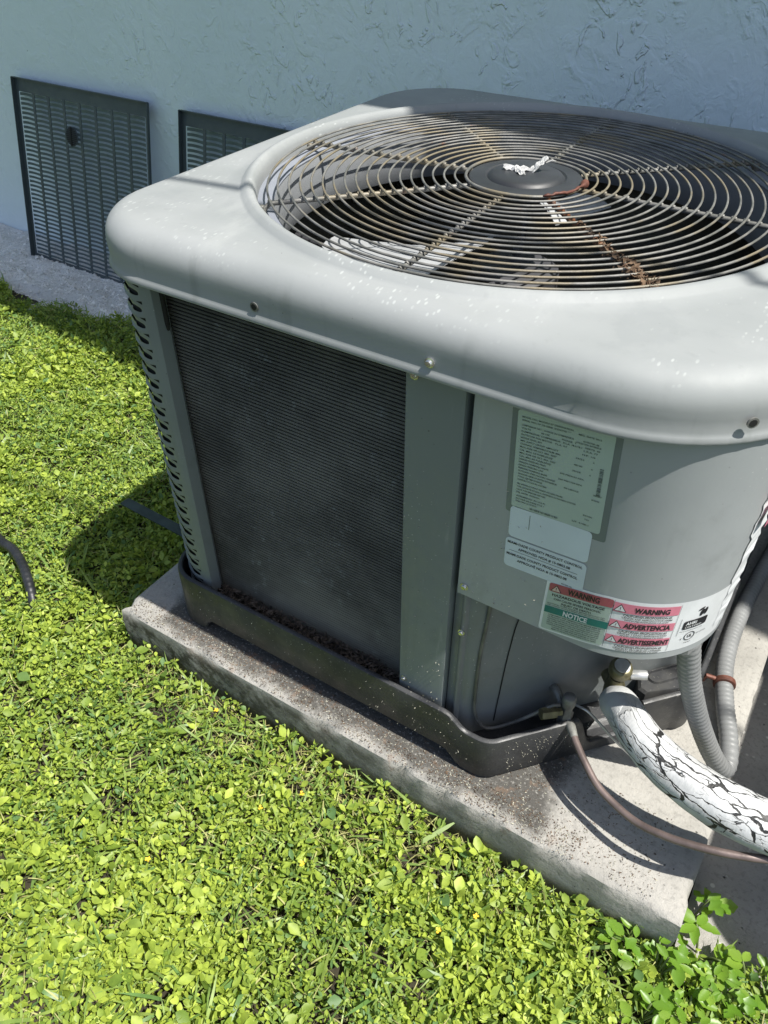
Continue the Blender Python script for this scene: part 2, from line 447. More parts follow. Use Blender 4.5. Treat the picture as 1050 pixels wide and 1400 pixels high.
o = slab('concrete_pad', 0, 1.173, 0, 1.17, -.16, 0, M['pad'], r=.011)
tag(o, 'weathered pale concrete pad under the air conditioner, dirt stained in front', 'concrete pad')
mb = MB()
gx = [1.18+.05*i for i in range(40)]; gy = [-.02+.05*i for i in range(29)]
mb.add([(x, y, -.108 + .003*noise.noise(Vector((x*8, y*8, 0)))) for y in gy for x in gx],
       [(j*len(gx)+i, j*len(gx)+i+1, (j+1)*len(gx)+i+1, (j+1)*len(gx)+i) for j in range(len(gy)-1) for i in range(len(gx)-1)])
tag(mb.build('paving', M['paving'], smooth=True, fix=False), kind='structure')

# rough strip along the wall
mb = MB()
gx = [-3.6+.012*i for i in range(260)] + [-.45+.05*i for i in range(60)]; gy = [.95+.012*i for i in range(40)]
def strip_z(x, y):
    e = min(1, max(0, (y - 1.00 - .05*noise.noise(Vector((x*3, 0, 5))))/.06))
    return -.135 + .035*e + .012*noise.noise(Vector((x*16, y*16, 0))) + .011*abs(noise.noise(Vector((x*38, y*38, 2))))
mb.add([(x, y, strip_z(x, y)) for y in gy for x in gx],
       [(j*len(gx)+i, j*len(gx)+i+1, (j+1)*len(gx)+i+1, (j+1)*len(gx)+i) for j in range(len(gy)-1) for i in range(len(gx)-1)])
tag(mb.build('path', M['strip'], smooth=False, fix=False), kind='structure')

# loose pale gravel on the strip
mb = MB(); rr = random.Random(12)
for _ in range(5200):
    x = rr.uniform(-2.9, .05); y = rr.uniform(1.0, 1.41); q = rr.uniform(.003, .009)*(1.6 if rr.random() < .08 else 1)
    z = strip_z(x, y); c = [(rr.uniform(.6,1.2)) for _ in range(6)]
    mb.add([(x+q*c[0], y, z), (x, y+q*c[1], z), (x-q*c[2], y, z), (x, y-q*c[3], z), (x+q*.2, y+q*.1, z+q*.7*c[4]), (x, y, z-q*.5)],
           [(0,1,4),(1,2,4),(2,3,4),(3,0,4),(1,0,5),(2,1,5),(3,2,5),(0,3,5)])
tag(mb.build('gravel', plain('pale_gravel', (.70,.70,.68), .9, 0, .25, 30), fix=False), 'pale rough gravel strewn along the foot of the house wall', 'gravel', kind='stuff')

# house: stuccoed wall and roof eave
house = empty('house', (-1, 1.42, GZ))
tag(house, 'pale blue stucco house wall shaded by its roof, filling the top of the photo', 'house')
mb = MB(); mb.box(-9, 12, 1.42, 1.65, -.3, 3.10); mb.build('wall', M['stucco'], house)
def skew(x): return .772 - .085*(x - 1.24)      # the fascia is not quite parallel to the wall
mb = MB(); X0, X1 = -8, 12
mb.add([(X0, skew(X0)+.022, 3.105), (X1, skew(X1)+.022, 3.105), (X1, 1.9, 3.105), (X0, 1.9, 3.105), (X0, skew(X0)+.022, 3.26), (X1, skew(X1)+.022, 3.26), (X1, 1.9, 3.26), (X0, 1.9, 3.26)],
       [(0,3,2,1),(4,5,6,7),(0,1,5,4),(1,2,6,5),(2,3,7,6),(3,0,4,7)]); mb.build('soffit', M['barn'], house)
mb = MB()
mb.add([(X0, skew(X0), 3.10), (X1, skew(X1), 3.10), (X1, skew(X1)+.018, 3.10), (X0, skew(X0)+.018, 3.10), (X0, skew(X0), 3.30), (X1, skew(X1), 3.30), (X1, skew(X1)+.018, 3.30), (X0, skew(X0)+.018, 3.30)],
       [(0,3,2,1),(4,5,6,7),(0,1,5,4),(1,2,6,5),(2,3,7,6),(3,0,4,7)]); mb.build('fascia', M['barn'], house)

# overhead service cable whose soft shadow crosses the unit's top
sv = Vector((math.cos(R(SUN_EL)), 0, math.sin(R(SUN_EL))))
p0 = Vector((.10,.240,.818)) + sv*2.6; p1 = Vector((.95,.326,.818)) + sv*2.6
d = (p1 - p0)
mb = MB(); mb.tube([p0 + d*t for t in (-8, -3, 0, 1, 4, 9)], .0080, 8)
tag(mb.build('overhead_cable', M['cable'], smooth=True), 'thin black service cable strung above the air conditioner', 'cable')

# ------------------------------------------------------------------ the air conditioner
unit = empty('air_conditioner', (.59, .5, 0))
tag(unit, 'grey outdoor air conditioning unit with round wire fan guard on a concrete pad', 'air conditioner')

def rrect(x0, x1, y0, y1, rad, d=0.0, n=14, seg=24):
    """rounded rectangle, corner radii (left-front, right-front, right-back, left-back), inset by d, counter-clockwise"""
    x0 += d; x1 -= d; y0 += d; y1 -= d
    rr = [max(.004, q-d) for q in rad]; P = []
    cs = [(x0+rr[0], y0+rr[0], rr[0], 180), (x1-rr[1], y0+rr[1], rr[1], 270), (x1-rr[2], y1-rr[2], rr[2], 0), (x0+rr[3], y1-rr[3], rr[3], 90)]
    for i, (cx, cy, r, a0) in enumerate(cs):
        for kk in range(n+1):
            a = R(a0 + 90*kk/n); P.append(Vector((cx+r*math.cos(a), cy+r*math.sin(a))))
        nx = cs[(i+1) % 4]; a = R(nx[3]); b = Vector((nx[0]+nx[2]*math.cos(a), nx[1]+nx[2]*math.sin(a)))
        last = P[-1]
        for kk in range(1, seg): P.append(last.lerp(b, kk/seg))
    return P

CX, CY = .575, .527          # fan centre
CAPR = (.14, .23, .20, .17)
CB = (.083, 1.085, .048, 1.018)
def cap_outline(d): return rrect(*CB, CAPR, d)
out0 = cap_outline(0)
ang = [math.atan2(p.y-CY, p.x-CX) for p in out0]
def ring_at(d, z): return [(p.x, p.y, z) for p in cap_outline(d)]
def circ(r, z): return [(CX+r*math.cos(a), CY+r*math.sin(a), z) for a in ang]
def blend(d, r, t, z):
    A = cap_outline(d); B = circ(r, z)
    return [(a.x*(1-t)+b[0]*t, a.y*(1-t)+b[1]*t, z) for a, b in zip(A, B)]
rings = [ring_at(.013, .7465), ring_at(.006, .7435), ring_at(.0015, .744), ring_at(.000, .748), ring_at(.0025, .7525), ring_at(.004, .757), ring_at(.0035, .772), ring_at(.0035, .782)]
# large-radius shoulder
for t in [i/9 for i in range(1, 10)]:
    a = R(90*t); rings.append(ring_at(.0035 + .036*(1-math.cos(a)), .782 + .036*math.sin(a)))
rings += [blend(.0395, .432, .4, .8187), blend(.0395, .432, .8, .8195), circ(.4315, .8200), circ(.428, .8222), circ(.422, .8275), circ(.416, .8292), circ(.411, .8268), circ(.4075, .818), circ(.4062, .809), circ(.406, .8015)]
mb = MB(); mb.rings(rings)
inner = [ring_at(.015, .7465), ring_at(.0075, .76), ring_at(.0065, .782)]
for t in (.33, .66, 1): a = R(90*t); inner.append(ring_at(.0065+.036*(1-math.cos(a)), .782+.033*math.sin(a)))
inner.append(blend(.0425, .432, .5, .8155)); inner.append(circ(.409, .8005))
mb.rings([[*r] for r in inner]); mb.rings([rings[0], inner[0]])
cap = mb.build('top_cover', M['cap'], unit, smooth=True, angle=60)

# recessed deck ring and the shroud below it
mb = MB()
N = 96
def c2(r, z, n=N): return [(CX+r*math.cos(2*math.pi*i/n), CY+r*math.sin(2*math.pi*i/n), z) for i in range(n)]
mb.rings([c2(.4085, .8015), c2(.400, .8012), c2(.386, .7985), c2(.382, .796), c2(.382, .7945), c2(.4085, .7985)])
mb.build('fan_deck', M['deck'], unit, smooth=True, angle=40)
mb = MB(); mb.rings([c2(.383, .7935), c2(.379, .782), c2(.376, .745), c2(.378, .725), c2(.384, .708), c2(.388, .708), c2(.381, .726), c2(.379, .745), c2(.382, .782), c2(.385, .7935)])
mb.build('shroud', M['shroud'], unit, smooth=True, angle=50)

# fan guard: hub plate with rings and spokes
mb = MB()
mb.lathe((CX, CY, .812), (0,0,1), [(.0, 0), (.082, 0), (.0855, .002), (.087, .006), (.085, .0085), (.0815, .0095), (.062, .0105), (.0595, .0083), (.058, .0083), (.055, .0125), (.049, .0150), (.03, .0162), (0, .0165)], 64)
hubp = mb.build('fan_guard', M['hub'], unit, smooth=True, angle=35)
def ring_z(r): return .8185 + .003*(1 - r/.392)
radii = [.0905 + .01675*i for i in range(18)] + [.3905]
for i, r in enumerate(radii):
    wob = rng.uniform(-.0007, .0007)
    pts = [(CX+r*math.cos(a)+wob, CY+r*math.sin(a)-wob, ring_z(r) + .0008*math.sin(3*a+i)) for a in [2*math.pi*q/110 for q in range(110)]]
    m = MB(); m.tube(pts, (.00172 if i else .0025), 7, closed=True)
    m.build('guard_ring', M['wire'], hubp, smooth=True, fix=False)
for s in range(8):
    a = R(45*s + 1); ca, sa = math.cos(a), math.sin(a)
    m = MB()
    mat = M['rust'] if s in (7,) else M['spoke']
    P = [(CX+r*ca, CY+r*sa, ring_z(r) - .0062) for r in [.079 + .0312*q for q in range(11)]]
    m.tube(P, .0036, 8)
    # crimps at every crossing, slightly irregular
    for r in radii[1:]:
        c = Vector((CX+r*ca, CY+r*sa, ring_z(r) - .0042))
        t = Vector((-sa, ca, 0)); q = Vector((ca, sa, 0))
        w = rng.uniform(.0040, .0056)
        m.tube([c - q*w*.8, c - q*w*.2 + Vector((0,0,.0006)), c + q*w*.6], [w*.62, w*.85, w*.60], 7)
    e = Vector((CX+.402*ca, CY+.402*sa, .8055)); b = Vector((CX+.390*ca, CY+.390*sa, ring_z(.39)-.006))
    m.tube([b, e - Vector((ca, sa, 0))*.004, e], [.0036, .004, .0045], 8)
    m.lathe((CX+.402*ca, CY+.402*sa, .8015), (0,0,1), [(.007, 0), (.007, .004), (.0045, .0045), (.0045, .008), (.003, .0095)], 10)
    m.build('guard_spoke', mat, hubp, smooth=True, angle=50, fix=False)
# rust lump at hub edge
mb = MB()
P = [(CX+.0915*math.cos(a)+rng.uniform(-.001,.001), CY+.0915*math.sin(a), .8215+rng.uniform(0,.003)) for a in [R(-50+ 3.9*q) for q in range(16)]]
mb.tube(P, [.0012+.0016*abs(math.sin(q*1.7)) + (.004 if q > 12 else 0) for q in range(16)], 7)
mb.build('rust_crust', M['clamp'], hubp, smooth=True, fix=False)

# fan under the guard
fan_m = MB(); fan_m.lathe((CX, CY, .60), (0,0,1), [(.0, 0), (.07, 0), (.072, .01), (.072, .075), (.055, .085), (.02, .088), (.008, .10), (.008, .110)], 32)
fan = fan_m.build('fan', M['motor'], unit, smooth=True, angle=40)
def blade(deg, w0=26, w1=38, r0=.06):
    m = MB(); rows = []
    for i in range(9):
        r = r0 + (.315-r0)*i/8; row = []
        for j in range(9):
            t = j/8 - .5; half = R(w0 + (w1-w0)*i/8)*(1.25 if i < 1 else 1)
            a = R(deg) + t*2*half*(.62 if i == 0 else 1)
            z = .722 + .060*t*(.7+.3*i/8) + .010*math.cos(t*3.0)
            row.append((CX+r*math.cos(a), CY+r*math.sin(a), z))
        rows.append(row)
    m.rings(rows, closed=False)
    m.rings([[(x,y,z-.0015) for x,y,z in r] for r in rows], closed=False)
    return m.build('fan_blade', M['alu'], fan, smooth=True, fix=False)
blade(230, 30, 35); blade(100, 15, 19, .15)
mb = MB(); mb.box(CX-.035, CX+.045, CY-.078, CY-.073, .625, .66); mb.build('motor_label', M['pale'], fan)
mb = MB()
for a in (20, 110, 200, 290):
    a = R(a); mb.tube([(CX+.07*math.cos(a), CY+.07*math.sin(a), .61), (CX+.375*math.cos(a), CY+.375*math.sin(a), .700)], .005, 6)
mb.build('motor_bracket', M['motor'], fan, smooth=True)

# body sheets ------------------------------------------------------
def sheet(path, z0, z1, th=.0015, nrows=1):
    """vertical sheet following a plan path, with thickness; returns MB"""
    m = MB(); P = [Vector(p) for p in path]; nn = []
    for i in range(len(P)):
        t = (P[min(i+1, len(P)-1)] - P[max(i-1, 0)]).normalized(); nn.append(Vector((-t.y, t.x)))
    zs = [z0 + (z1-z0)*i/nrows for i in range(nrows+1)]
    outer = [[(p.x, p.y, z) for p in P] for z in zs]; inn = [[(p.x+n.x*th, p.y+n.y*th, z) for p, n in zip(P, nn)] for z in zs]
    m.rings(outer, closed=False); m.rings([r[::-1] for r in inn], closed=False)
    loop = lambda rr, ii: [rr[0], ii[0]]
    m.rings([outer[0], inn[0]], closed=False); m.rings([outer[-1], inn[-1]], closed=False)
    m.rings([[r[0] for r in outer], [r[0] for r in inn]], closed=False); m.rings([[r[-1] for r in outer], [r[-1] for r in inn]], closed=False)
    return m

def arc2(cx, cy, r, a0, a1, n=14): return [(cx+r*math.cos(R(a0+(a1-a0)*i/n)), cy+r*math.sin(R(a0+(a1-a0)*i/n))) for i in range(n+1)]

# louvred left corner wrapping round to the side (slots are real openings with pressed hoods)
ZT = .752
SL0, SL1, NS = .098, .742, 24
def louvre_sheet(name, path, cols, z0, z1, rows, mat, parent, gap=.20):
    P = [Vector(p) for p in path]; L = [0]
    for a, b in zip(P, P[1:]): L.append(L[-1] + (b-a).length)
    def at(s):
        s = min(max(s, 0), L[-1]-1e-6)
        for i in range(len(P)-1):
            if s <= L[i+1]:
                t = (s-L[i])/(L[i+1]-L[i]); p = P[i].lerp(P[i+1], t); d = (P[i+1]-P[i]).normalized()
                return p, Vector((d.y, -d.x))
    m = MB(); h = (z1-z0)/rows
    # plain strips between columns
    edges = [0] + [e for c in cols for e in c] + [L[-1]]
    for i in range(0, len(edges), 2):
        a, b = edges[i], edges[i+1]
        if b - a < 1e-4: continue
        n = max(1, int((b-a)/.01)); row0 = []; row1 = []
        for q in range(n+1):
            p, _ = at(a+(b-a)*q/n); row0.append((p.x, p.y, z0)); row1.append((p.x, p.y, z1))
        m.rings([row0, row1], closed=False)
    for (a, b) in cols:
        w = b - a
        for r in range(rows):
            zb = z0 + r*h
            n = 28; out_ = []; mid = []; hole = []
            for q in range(n):
                t = 2*math.pi*q/n; c_, s_ = math.cos(t), math.sin(t)
                # cell border point in the same direction
                kx = 1/max(abs(c_), abs(s_)); bu, bv = c_*kx, s_*kx
                out_.append((a + w*(.5+.5*bu), zb + h*(.5+.5*bv), 0))
                su = math.copysign(abs(c_)**.28, c_); sv_ = math.copysign(abs(s_)**.7, s_)
                mid.append((a + w*(.5+.49*su), zb + h*(.5+.43*sv_), 0.0))
                up = max(0, s_)
                hole.append((a + w*(.5+.46*su), zb + h*(.50+gap*sv_), -.0012))
            def cv(arr):
                res = []
                for (s, z, off) in arr:
                    p, nn = at(s); res.append((p.x+nn.x*off, p.y+nn.y*off, z))
                return res
            m.rings([cv(out_), cv(mid), cv(hole)])
    return m.build(name, mat, parent, smooth=True, angle=35)

corner_path = [(.2085, .106), (.2082, .1035), (.2120, .1015), (.2135, .0985), (.2125, .088), (.2120, .080), (.2095, .0758), (.206, .075)] + [(.195, .075)] + arc2(.187, .155, .080, 270, 180, 16) + [(.107, .17), (.107, .30)]
corner_path = [(x, y) for x, y in corner_path]
# path runs from front to the back along the left; reverse so that outward normal is right
cp = corner_path[::-1]
Lc = sum((Vector(a)-Vector(b)).length for a, b in zip(cp, cp[1:]))
louvre_sheet('louvred_corner', cp, [(Lc-.185, Lc-.0515)], SL0, ZT, NS+1, M['post'], unit)
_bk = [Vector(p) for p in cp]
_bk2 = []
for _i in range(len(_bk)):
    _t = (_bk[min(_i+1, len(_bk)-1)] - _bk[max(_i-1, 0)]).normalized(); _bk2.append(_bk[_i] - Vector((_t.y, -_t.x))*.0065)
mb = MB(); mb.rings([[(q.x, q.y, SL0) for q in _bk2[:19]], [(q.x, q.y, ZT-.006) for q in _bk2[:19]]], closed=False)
mb.build('slot_backing', M['black'], unit, fix=False)  # black sheet added behind the slots so they look dark inside
side_path = [(.107, .93), (.107, .3015)]
louvre_sheet('louvred_side', side_path, [(.02+.12*i, .02+.12*i+.108) for i in range(5)], SL0, ZT, NS+1, M['post'], unit, .10)
mb = sheet(arc2(.167, .935, .060, 180, 90, 8) + [(.98, .995)] + arc2(.99, .925, .07, 90, 0, 8) + [(1.06, .462)], .06, ZT); mb.build('rear_panel', M['post'], unit, smooth=True, angle=40)
# small black tape inside the channel at the top of the coil
mb = MB(); mb.tube([(.2145, .094, .655), (.2145, .094, .664), (.2145, .094, .718), (.2145, .094, .724)], [.002, .0036, .0036, .002], 8); mb.build('foam_tape', M['black'], unit)

# post between coil and service corner
mb = sheet([(.6365, .104), (.6365, .0765), (.638, .075), (.712, .075), (.7175, .0765), (.7185, .082), (.7185, .104)], .058, ZT)
post = mb.build('corner_post', M['post'], unit, smooth=True, angle=40)
mb = MB(); mb.box(.6255, .6335, .100, .104, .10, .66); mb.build('coil_edge_strip', M['panel2'], unit)
mb = MB(); mb.box(.6255, .6335, .0985, .104, .66, .72); mb.build('foam_tape', M['black'], unit)

# upper service panel (curved control box cover)
PR, PCX, PCY, PY = .15, .91, .228, .078
def pout():
    return [(.7270, .100), (.7270, .0795), (.7285, PY), (.74, PY), (.80, PY), (.86, PY)] + arc2(PCX, PCY, PR, 270, 360, 30) + [(PCX+PR, .30), (PCX+PR, .38), (PCX+PR, .440), (1.058, .4435), (1.044, .444)]
ZP = .395
def S(s, z, off=0.0):
    """point on the service panel: s metres from its left edge (X .722), height z, off metres out"""
    L1 = PCX - .722; L2 = L1 + PR*math.pi/2
    if s <= L1: return (.722+s, PY-off, z)
    if s <= L2:
        a = (s-L1)/PR; return (PCX+(PR+off)*math.sin(a), PCY-(PR+off)*math.cos(a), z)
    return (PCX+PR+off, PCY+(s-L2), z)
mb = sheet(pout(), ZP, ZT, .0012); panel = mb.build('service_panel', M['panel'], unit, smooth=True, angle=40)
# folded bottom return and box floor
mb = MB()
pp_ = [p for p in pout()[2:-2]]
mb.add([(x, y, ZP+.0015) for x, y in pp_] + [(.7285, .44, ZP+.0015)], [tuple(range(len(pp_)+1))])
mb.build('box_floor', M['panel2'], unit)
# lower inner panel: strip with a pressed rib, then flat 45 degree plate
low = [(.7205, .104), (.7205, .091), (.730, .088)] + [(.734+.012*i/6, .088-.0075*math.sin(math.pi*i/6)) for i in range(7)] + [(.752, .089), (.763, .094), (.772, .104), (.80, .1348), (.90, .2459), (1.0, .357), (1.046, .408), (1.050, .415), (1.052, .46)]
mb = sheet(low, .045, .394, .0012); lowp = mb.build('lower_panel', M['panel2'], unit, smooth=True, angle=30)
# corner gaps above panel, right side
mb = sheet([(1.052, .4455), (1.052, .458)], .395, ZT, .002); mb.build('side_strip', M['post'], unit)

# coil: rows of fins as ridges, wrapping the unit
mb = MB()
cpath = [(.628, .112), (.50, .112), (.36, .112), (.235, .112)] + arc2(.190, .174, .062, 270, 180, 8) + [(.128, .3), (.128, .5), (.128, .7)] + arc2(.190, .92, .04, 180, 90, 5) + [(.4, .96), (.7, .96)] + arc2(.98, .91, .05, 90, 0, 5) + [(1.03, .6), (1.03, .47)]
P = [Vector(p) for p in cpath]; nn = []
for i in range(len(P)):
    t = (P[min(i+1, len(P)-1)] - P[max(i-1, 0)]).normalized(); nn.append(Vector((-t.y, t.x)))
rows = []
NF = 112; z0c, z1c = .055, .75
for i in range(NF):
    za = z0c + (z1c-z0c)*i/NF; hh = (z1c-z0c)/NF
    for zz, off in ((za, -.0070), (za+hh*.38, -.0070), (za+hh*.42, .0015), (za+hh*.60, .0030), (za+hh*.96, .0010)):
        j = .0004*noise.noise(Vector((i*1.3, zz*50, 0)))
        rows.append([(p.x+n.x*(off+j), p.y+n.y*(off+j), zz) for p, n in zip(P, nn)])
mb.rings(rows, closed=False)
coil = mb.build('coil', M['coil'], unit, fix=False)
mb = MB()
back = [[(p.x-n.x*.012, p.y-n.y*.012, z) for p, n in zip(P, nn)] for z in (z0c, z1c)]
mb.rings(back, closed=False); mb.build('coil_back', M['coil'], unit, fix=False)

# base pan: moulded tray with arched front, cut away where the pipes pass
def base_outline():
    pts = []
    def seg(a, b, n, ins=None):
        for i in range(n): t = i/n; pts.append((a[0]+(b[0]-a[0])*t, a[1]+(b[1]-a[1])*t))
    pts += arc2(.172, .124, .070, 180, 270, 12)[:-1]
    seg((.172, .054), (.795, .054), 60)
    pts += arc2(.795, .104, .05, 270, 312, 6)[:-1]
    a = arc2(.795, .104, .05, 270, 312, 6)[-1]
    b = (1.058, .326)
    seg(a, b, 40)
    pts += arc2(1.034, .356, .042, 312, 360, 6)
    seg((1.076, .36), (1.076, .95), 16)
    pts += arc2(1.016, .95, .06, 0, 90, 6)[:-1]
    seg((1.016, 1.01), (.172, 1.01), 16)
    pts += arc2(.172, .940, .070, 90, 180, 6)[:-1]
    seg((.102, .940), (.102, .124), 16)
    return pts
bo = [Vector(p) for p in base_outline()]
bn = []
for i in range(len(bo)):
    t = (bo[(i+1) % len(bo)] - bo[i-1]).normalized(); bn.append(Vector((-t.y, t.x)))   # inward
def sm(x, a, b):
    t = min(1, max(0, (x-a)/(b-a))); return t*t*(3-2*t)
def rim_z(p):
    if p.y < .06 or p.x < .8: z = .130 - .026*sm(p.x, .735, .775)
    else: z = .104
    if p.x > .8 and p.y < .36:
        tt = (p.x - .83)/(1.058-.83)
        z = .104 - .076*(sm(tt, .42, .52) - sm(tt, .72, .76))
    return z
def bot_z(p):
    z = 0.0015
    if p.y < .06: z += .032*(sm(p.x, .188, .212) - sm(p.x, .735, .775))
    if p.x < .11 and p.y > .2 and p.y < .9: z += .024
    if p.y > 1.0: z += .024
    return z
prof = []
def bring(d, zf): return [(p.x+n.x*d, p.y+n.y*d, zf(p)) for p, n in zip(bo, bn)]
rings = [bring(.018, lambda p: bot_z(p)+.004), bring(.004, bot_z), bring(.000, lambda p: bot_z(p)+.006), bring(.0015, lambda p: (bot_z(p)+rim_z(p))/2),
         bring(.002, lambda p: rim_z(p)-.006), bring(.0035, lambda p: rim_z(p)-.0015), bring(.006, rim_z), bring(.0105, rim_z), bring(.0125, lambda p: rim_z(p)-.002), bring(.014, lambda p: min(rim_z(p)-.006, .062)), bring(.03, lambda p: min(rim_z(p)-.008, .047))]
mb = MB(); mb.rings(rings, cap1=True, cap0=True)
base = mb.build('base_pan', M['base'], unit, smooth=True, angle=38)
# moulded corner block with slotted handle to the right of the pipe cut-out
blk = [(.999, .292), (1.054, .340), (1.062, .365), (1.055, .41), (1.043, .402), (.975, .327), (.985, .296)]
def inset_poly(P_, d):
    c = Vector((sum(p[0] for p in P_)/len(P_), sum(p[1] for p in P_)/len(P_)))
    return [tuple(c + (Vector(p)-c)*(1-d)) for p in P_]
mb = MB()
mb.rings([[(x, y, .01) for x, y in blk], [(x, y, .100) for x, y in blk], [(x, y, .1045) for x, y in inset_poly(blk, .08)]], cap1=True, cap0=True)
bk = mb.build('corner_block', M['base'], base, smooth=True, angle=30)
sdir = Vector((.67, .74, 0)).normalized(); sc0 = Vector((1.018, .352, .1055))
def stad(hl, hw, z):
    q = Vector((-sdir.y, sdir.x, 0)); P_ = []
    for a in range(0, 361-18, 18):
        c_, s_ = math.cos(R(a)), math.sin(R(a))
        P_.append(sc0 + sdir*((hl if c_ >= 0 else -hl) + hw*c_) + q*hw*s_ + Vector((0,0,z)))
    return P_
mb = MB(); mb.rings([stad(.024, .016, -.002), stad(.024, .0135, .003), stad(.024, .011, .003), stad(.024, .009, -.003), stad(.024, .0085, -.003)], cap1=True)
mb.build('handle_rim', M['base'], base, smooth=True, angle=40)
mb = MB(); mb.rings([stad(.021, .0035, -.0045), stad(.021, .0033, -.0018)], cap1=True); mb.build('handle_slot', M['black'], base)

# screws and holes
def screw(c, n, r=.0046, name='screw', parent=None):
    m = MB(); m.lathe(c, n, [(r*1.35, -.001), (r*1.35, .0012), (r*.95, .0016), (r*.95, .0034), (r*.75, .0046), (r*.3, .0048)], 12)
    return m.build(name, M['screw'], parent or unit, smooth=True, angle=35)
def hole(c, n, parent=None):
    m = MB(); m.lathe(c, n, [(.0062, -.0005), (.0062, .0012), (.0042, .0013)], 16)
    m.lathe(Vector(c)+Vector(n)*.0004, n, [(.0041, 0), (.0041, .0012)], 16, mi=1)
    return m.build('screw_hole', [M['vgrey'], M['black']], parent or unit, smooth=True, angle=35)
screw((.682, .0505, .7650), (0,-1,0)); hole((.430, .0515, .766), (0,-1,0)); hole((1.0135, .1085, .772), (.62,-.78,0))
screw((.6495, .0745, .7270), (0,-1,0), .0045); screw((.6465, .0745, .142), (0,-1,0), .0042)
screw((.7385, .0775, .4130), (0,-1,0), .0045); screw((.7400, .0800, .313), (0,-1,0), .0042)

# ------------------------------------------------------------------ stickers and print
def text_mesh(body, size=1.0, bold=0.0, width=None):
    cu = bpy.data.curves.new('print', 'FONT'); cu.body = body; cu.size = 1.0; cu.offset = bold; cu.resolution_u = 2
    cu.align_x = 'LEFT'
    ob = bpy.data.objects.new('print', cu); COL.objects.link(ob)
    dg = bpy.context.evaluated_depsgraph_get()
    me = bpy.data.meshes.new_from_object(ob.evaluated_get(dg))
    V = np.array([v.co[:] for v in me.vertices]) if len(me.vertices) else np.zeros((0, 3))
    F = [tuple(p.vertices) for p in me.polygons]
    bpy.data.objects.remove(ob); bpy.data.curves.remove(cu); bpy.data.meshes.remove(me)
    return V, F
def tilt_map(s0, z0, deg=0.0):
    c_, s_ = math.cos(R(deg)), math.sin(R(deg))
    return lambda u, v, off: S(s0+u*c_-v*s_, z0+u*s_+v*c_, off)
class Print:
    def __init__(self, mp): self.mp = mp; self.m = MB()
    def text(self, body, u, v, h, mi=0, width=None, bold=.0, align='L', off=.0011):
        V, F = text_mesh(body, bold=bold)
        if not len(V): return
        w = V[:, 0].max() - V[:, 0].min(); sy = h/.70; sx = sy if width is None else width/w
        x = V[:, 0]*sx; W = w*sx
        if align == 'C': x = x - (V[:, 0].min()*sx) - W/2
        elif align == 'R': x = x - V[:, 0].min()*sx - W
        else: x = x - V[:, 0].min()*sx
        self.m.add([self.mp(u+a, v+b*sy, off) for a, b in zip(x, V[:, 1])], F, mi)
    def rect(self, u0, u1, v0, v1, mi=0, off=.0008, rad=0.0):
        n = max(1, int((u1-u0)/.006))
        if rad:
            P = []
            for cx_, cy_, a0 in ((u1-rad, v1-rad, 0), (u0+rad, v1-rad, 90), (u0+rad, v0+rad, 180), (u1-rad, v0+rad, 270)):
                for q in range(6): a = R(a0+18*q); P.append((cx_+rad*math.cos(a), cy_+rad*math.sin(a)))
            # strips in u so the sheet bends with the panel
            cols = sorted(set([round(u0+(u1-u0)*i/n, 5) for i in range(n+1)] + [round(u0+rad*t, 5) for t in (.08,.3,.6)] + [round(u1-rad*t, 5) for t in (.08,.3,.6)]))
            A = []; B = []
            for u in cols:
                d = 0
                if u < u0+rad: d = rad - math.sqrt(max(0, rad*rad-(u0+rad-u)**2))
                if u > u1-rad: d = rad - math.sqrt(max(0, rad*rad-(u-u1+rad)**2))
                A.append(self.mp(u, v0+d, off)); B.append(self.mp(u, v1-d, off))
            self.m.rings([A, B], closed=False, mi=mi)
        else:
            A = [self.mp(u0+(u1-u0)*i/n, v0, off) for i in range(n+1)]; B = [self.mp(u0+(u1-u0)*i/n, v1, off) for i in range(n+1)]
            self.m.rings([A, B], closed=False, mi=mi)
    def tri(self, u, v, h, mi=0, off=.0013):
        self.m.add([self.mp(u-h*.62, v, off), self.mp(u+h*.62, v, off), self.mp(u, v+h, off)], [(0, 1, 2)], mi)
    def ring(self, u, v, r, w, mi=0, off=.0012):
        A = [self.mp(u+r*math.cos(R(a)), v+r*math.sin(R(a)), off) for a in range(0, 360, 15)]
        B = [self.mp(u+(r-w)*math.cos(R(a)), v+(r-w)*math.sin(R(a)), off) for a in range(0, 360, 15)]
        self.m.rings([A, B], mi=mi)
    def build(self, name, mats, parent, label=None):
        o = self.m.build(name, mats, parent, fix=False)
        if label: o['label'] = label
        return o

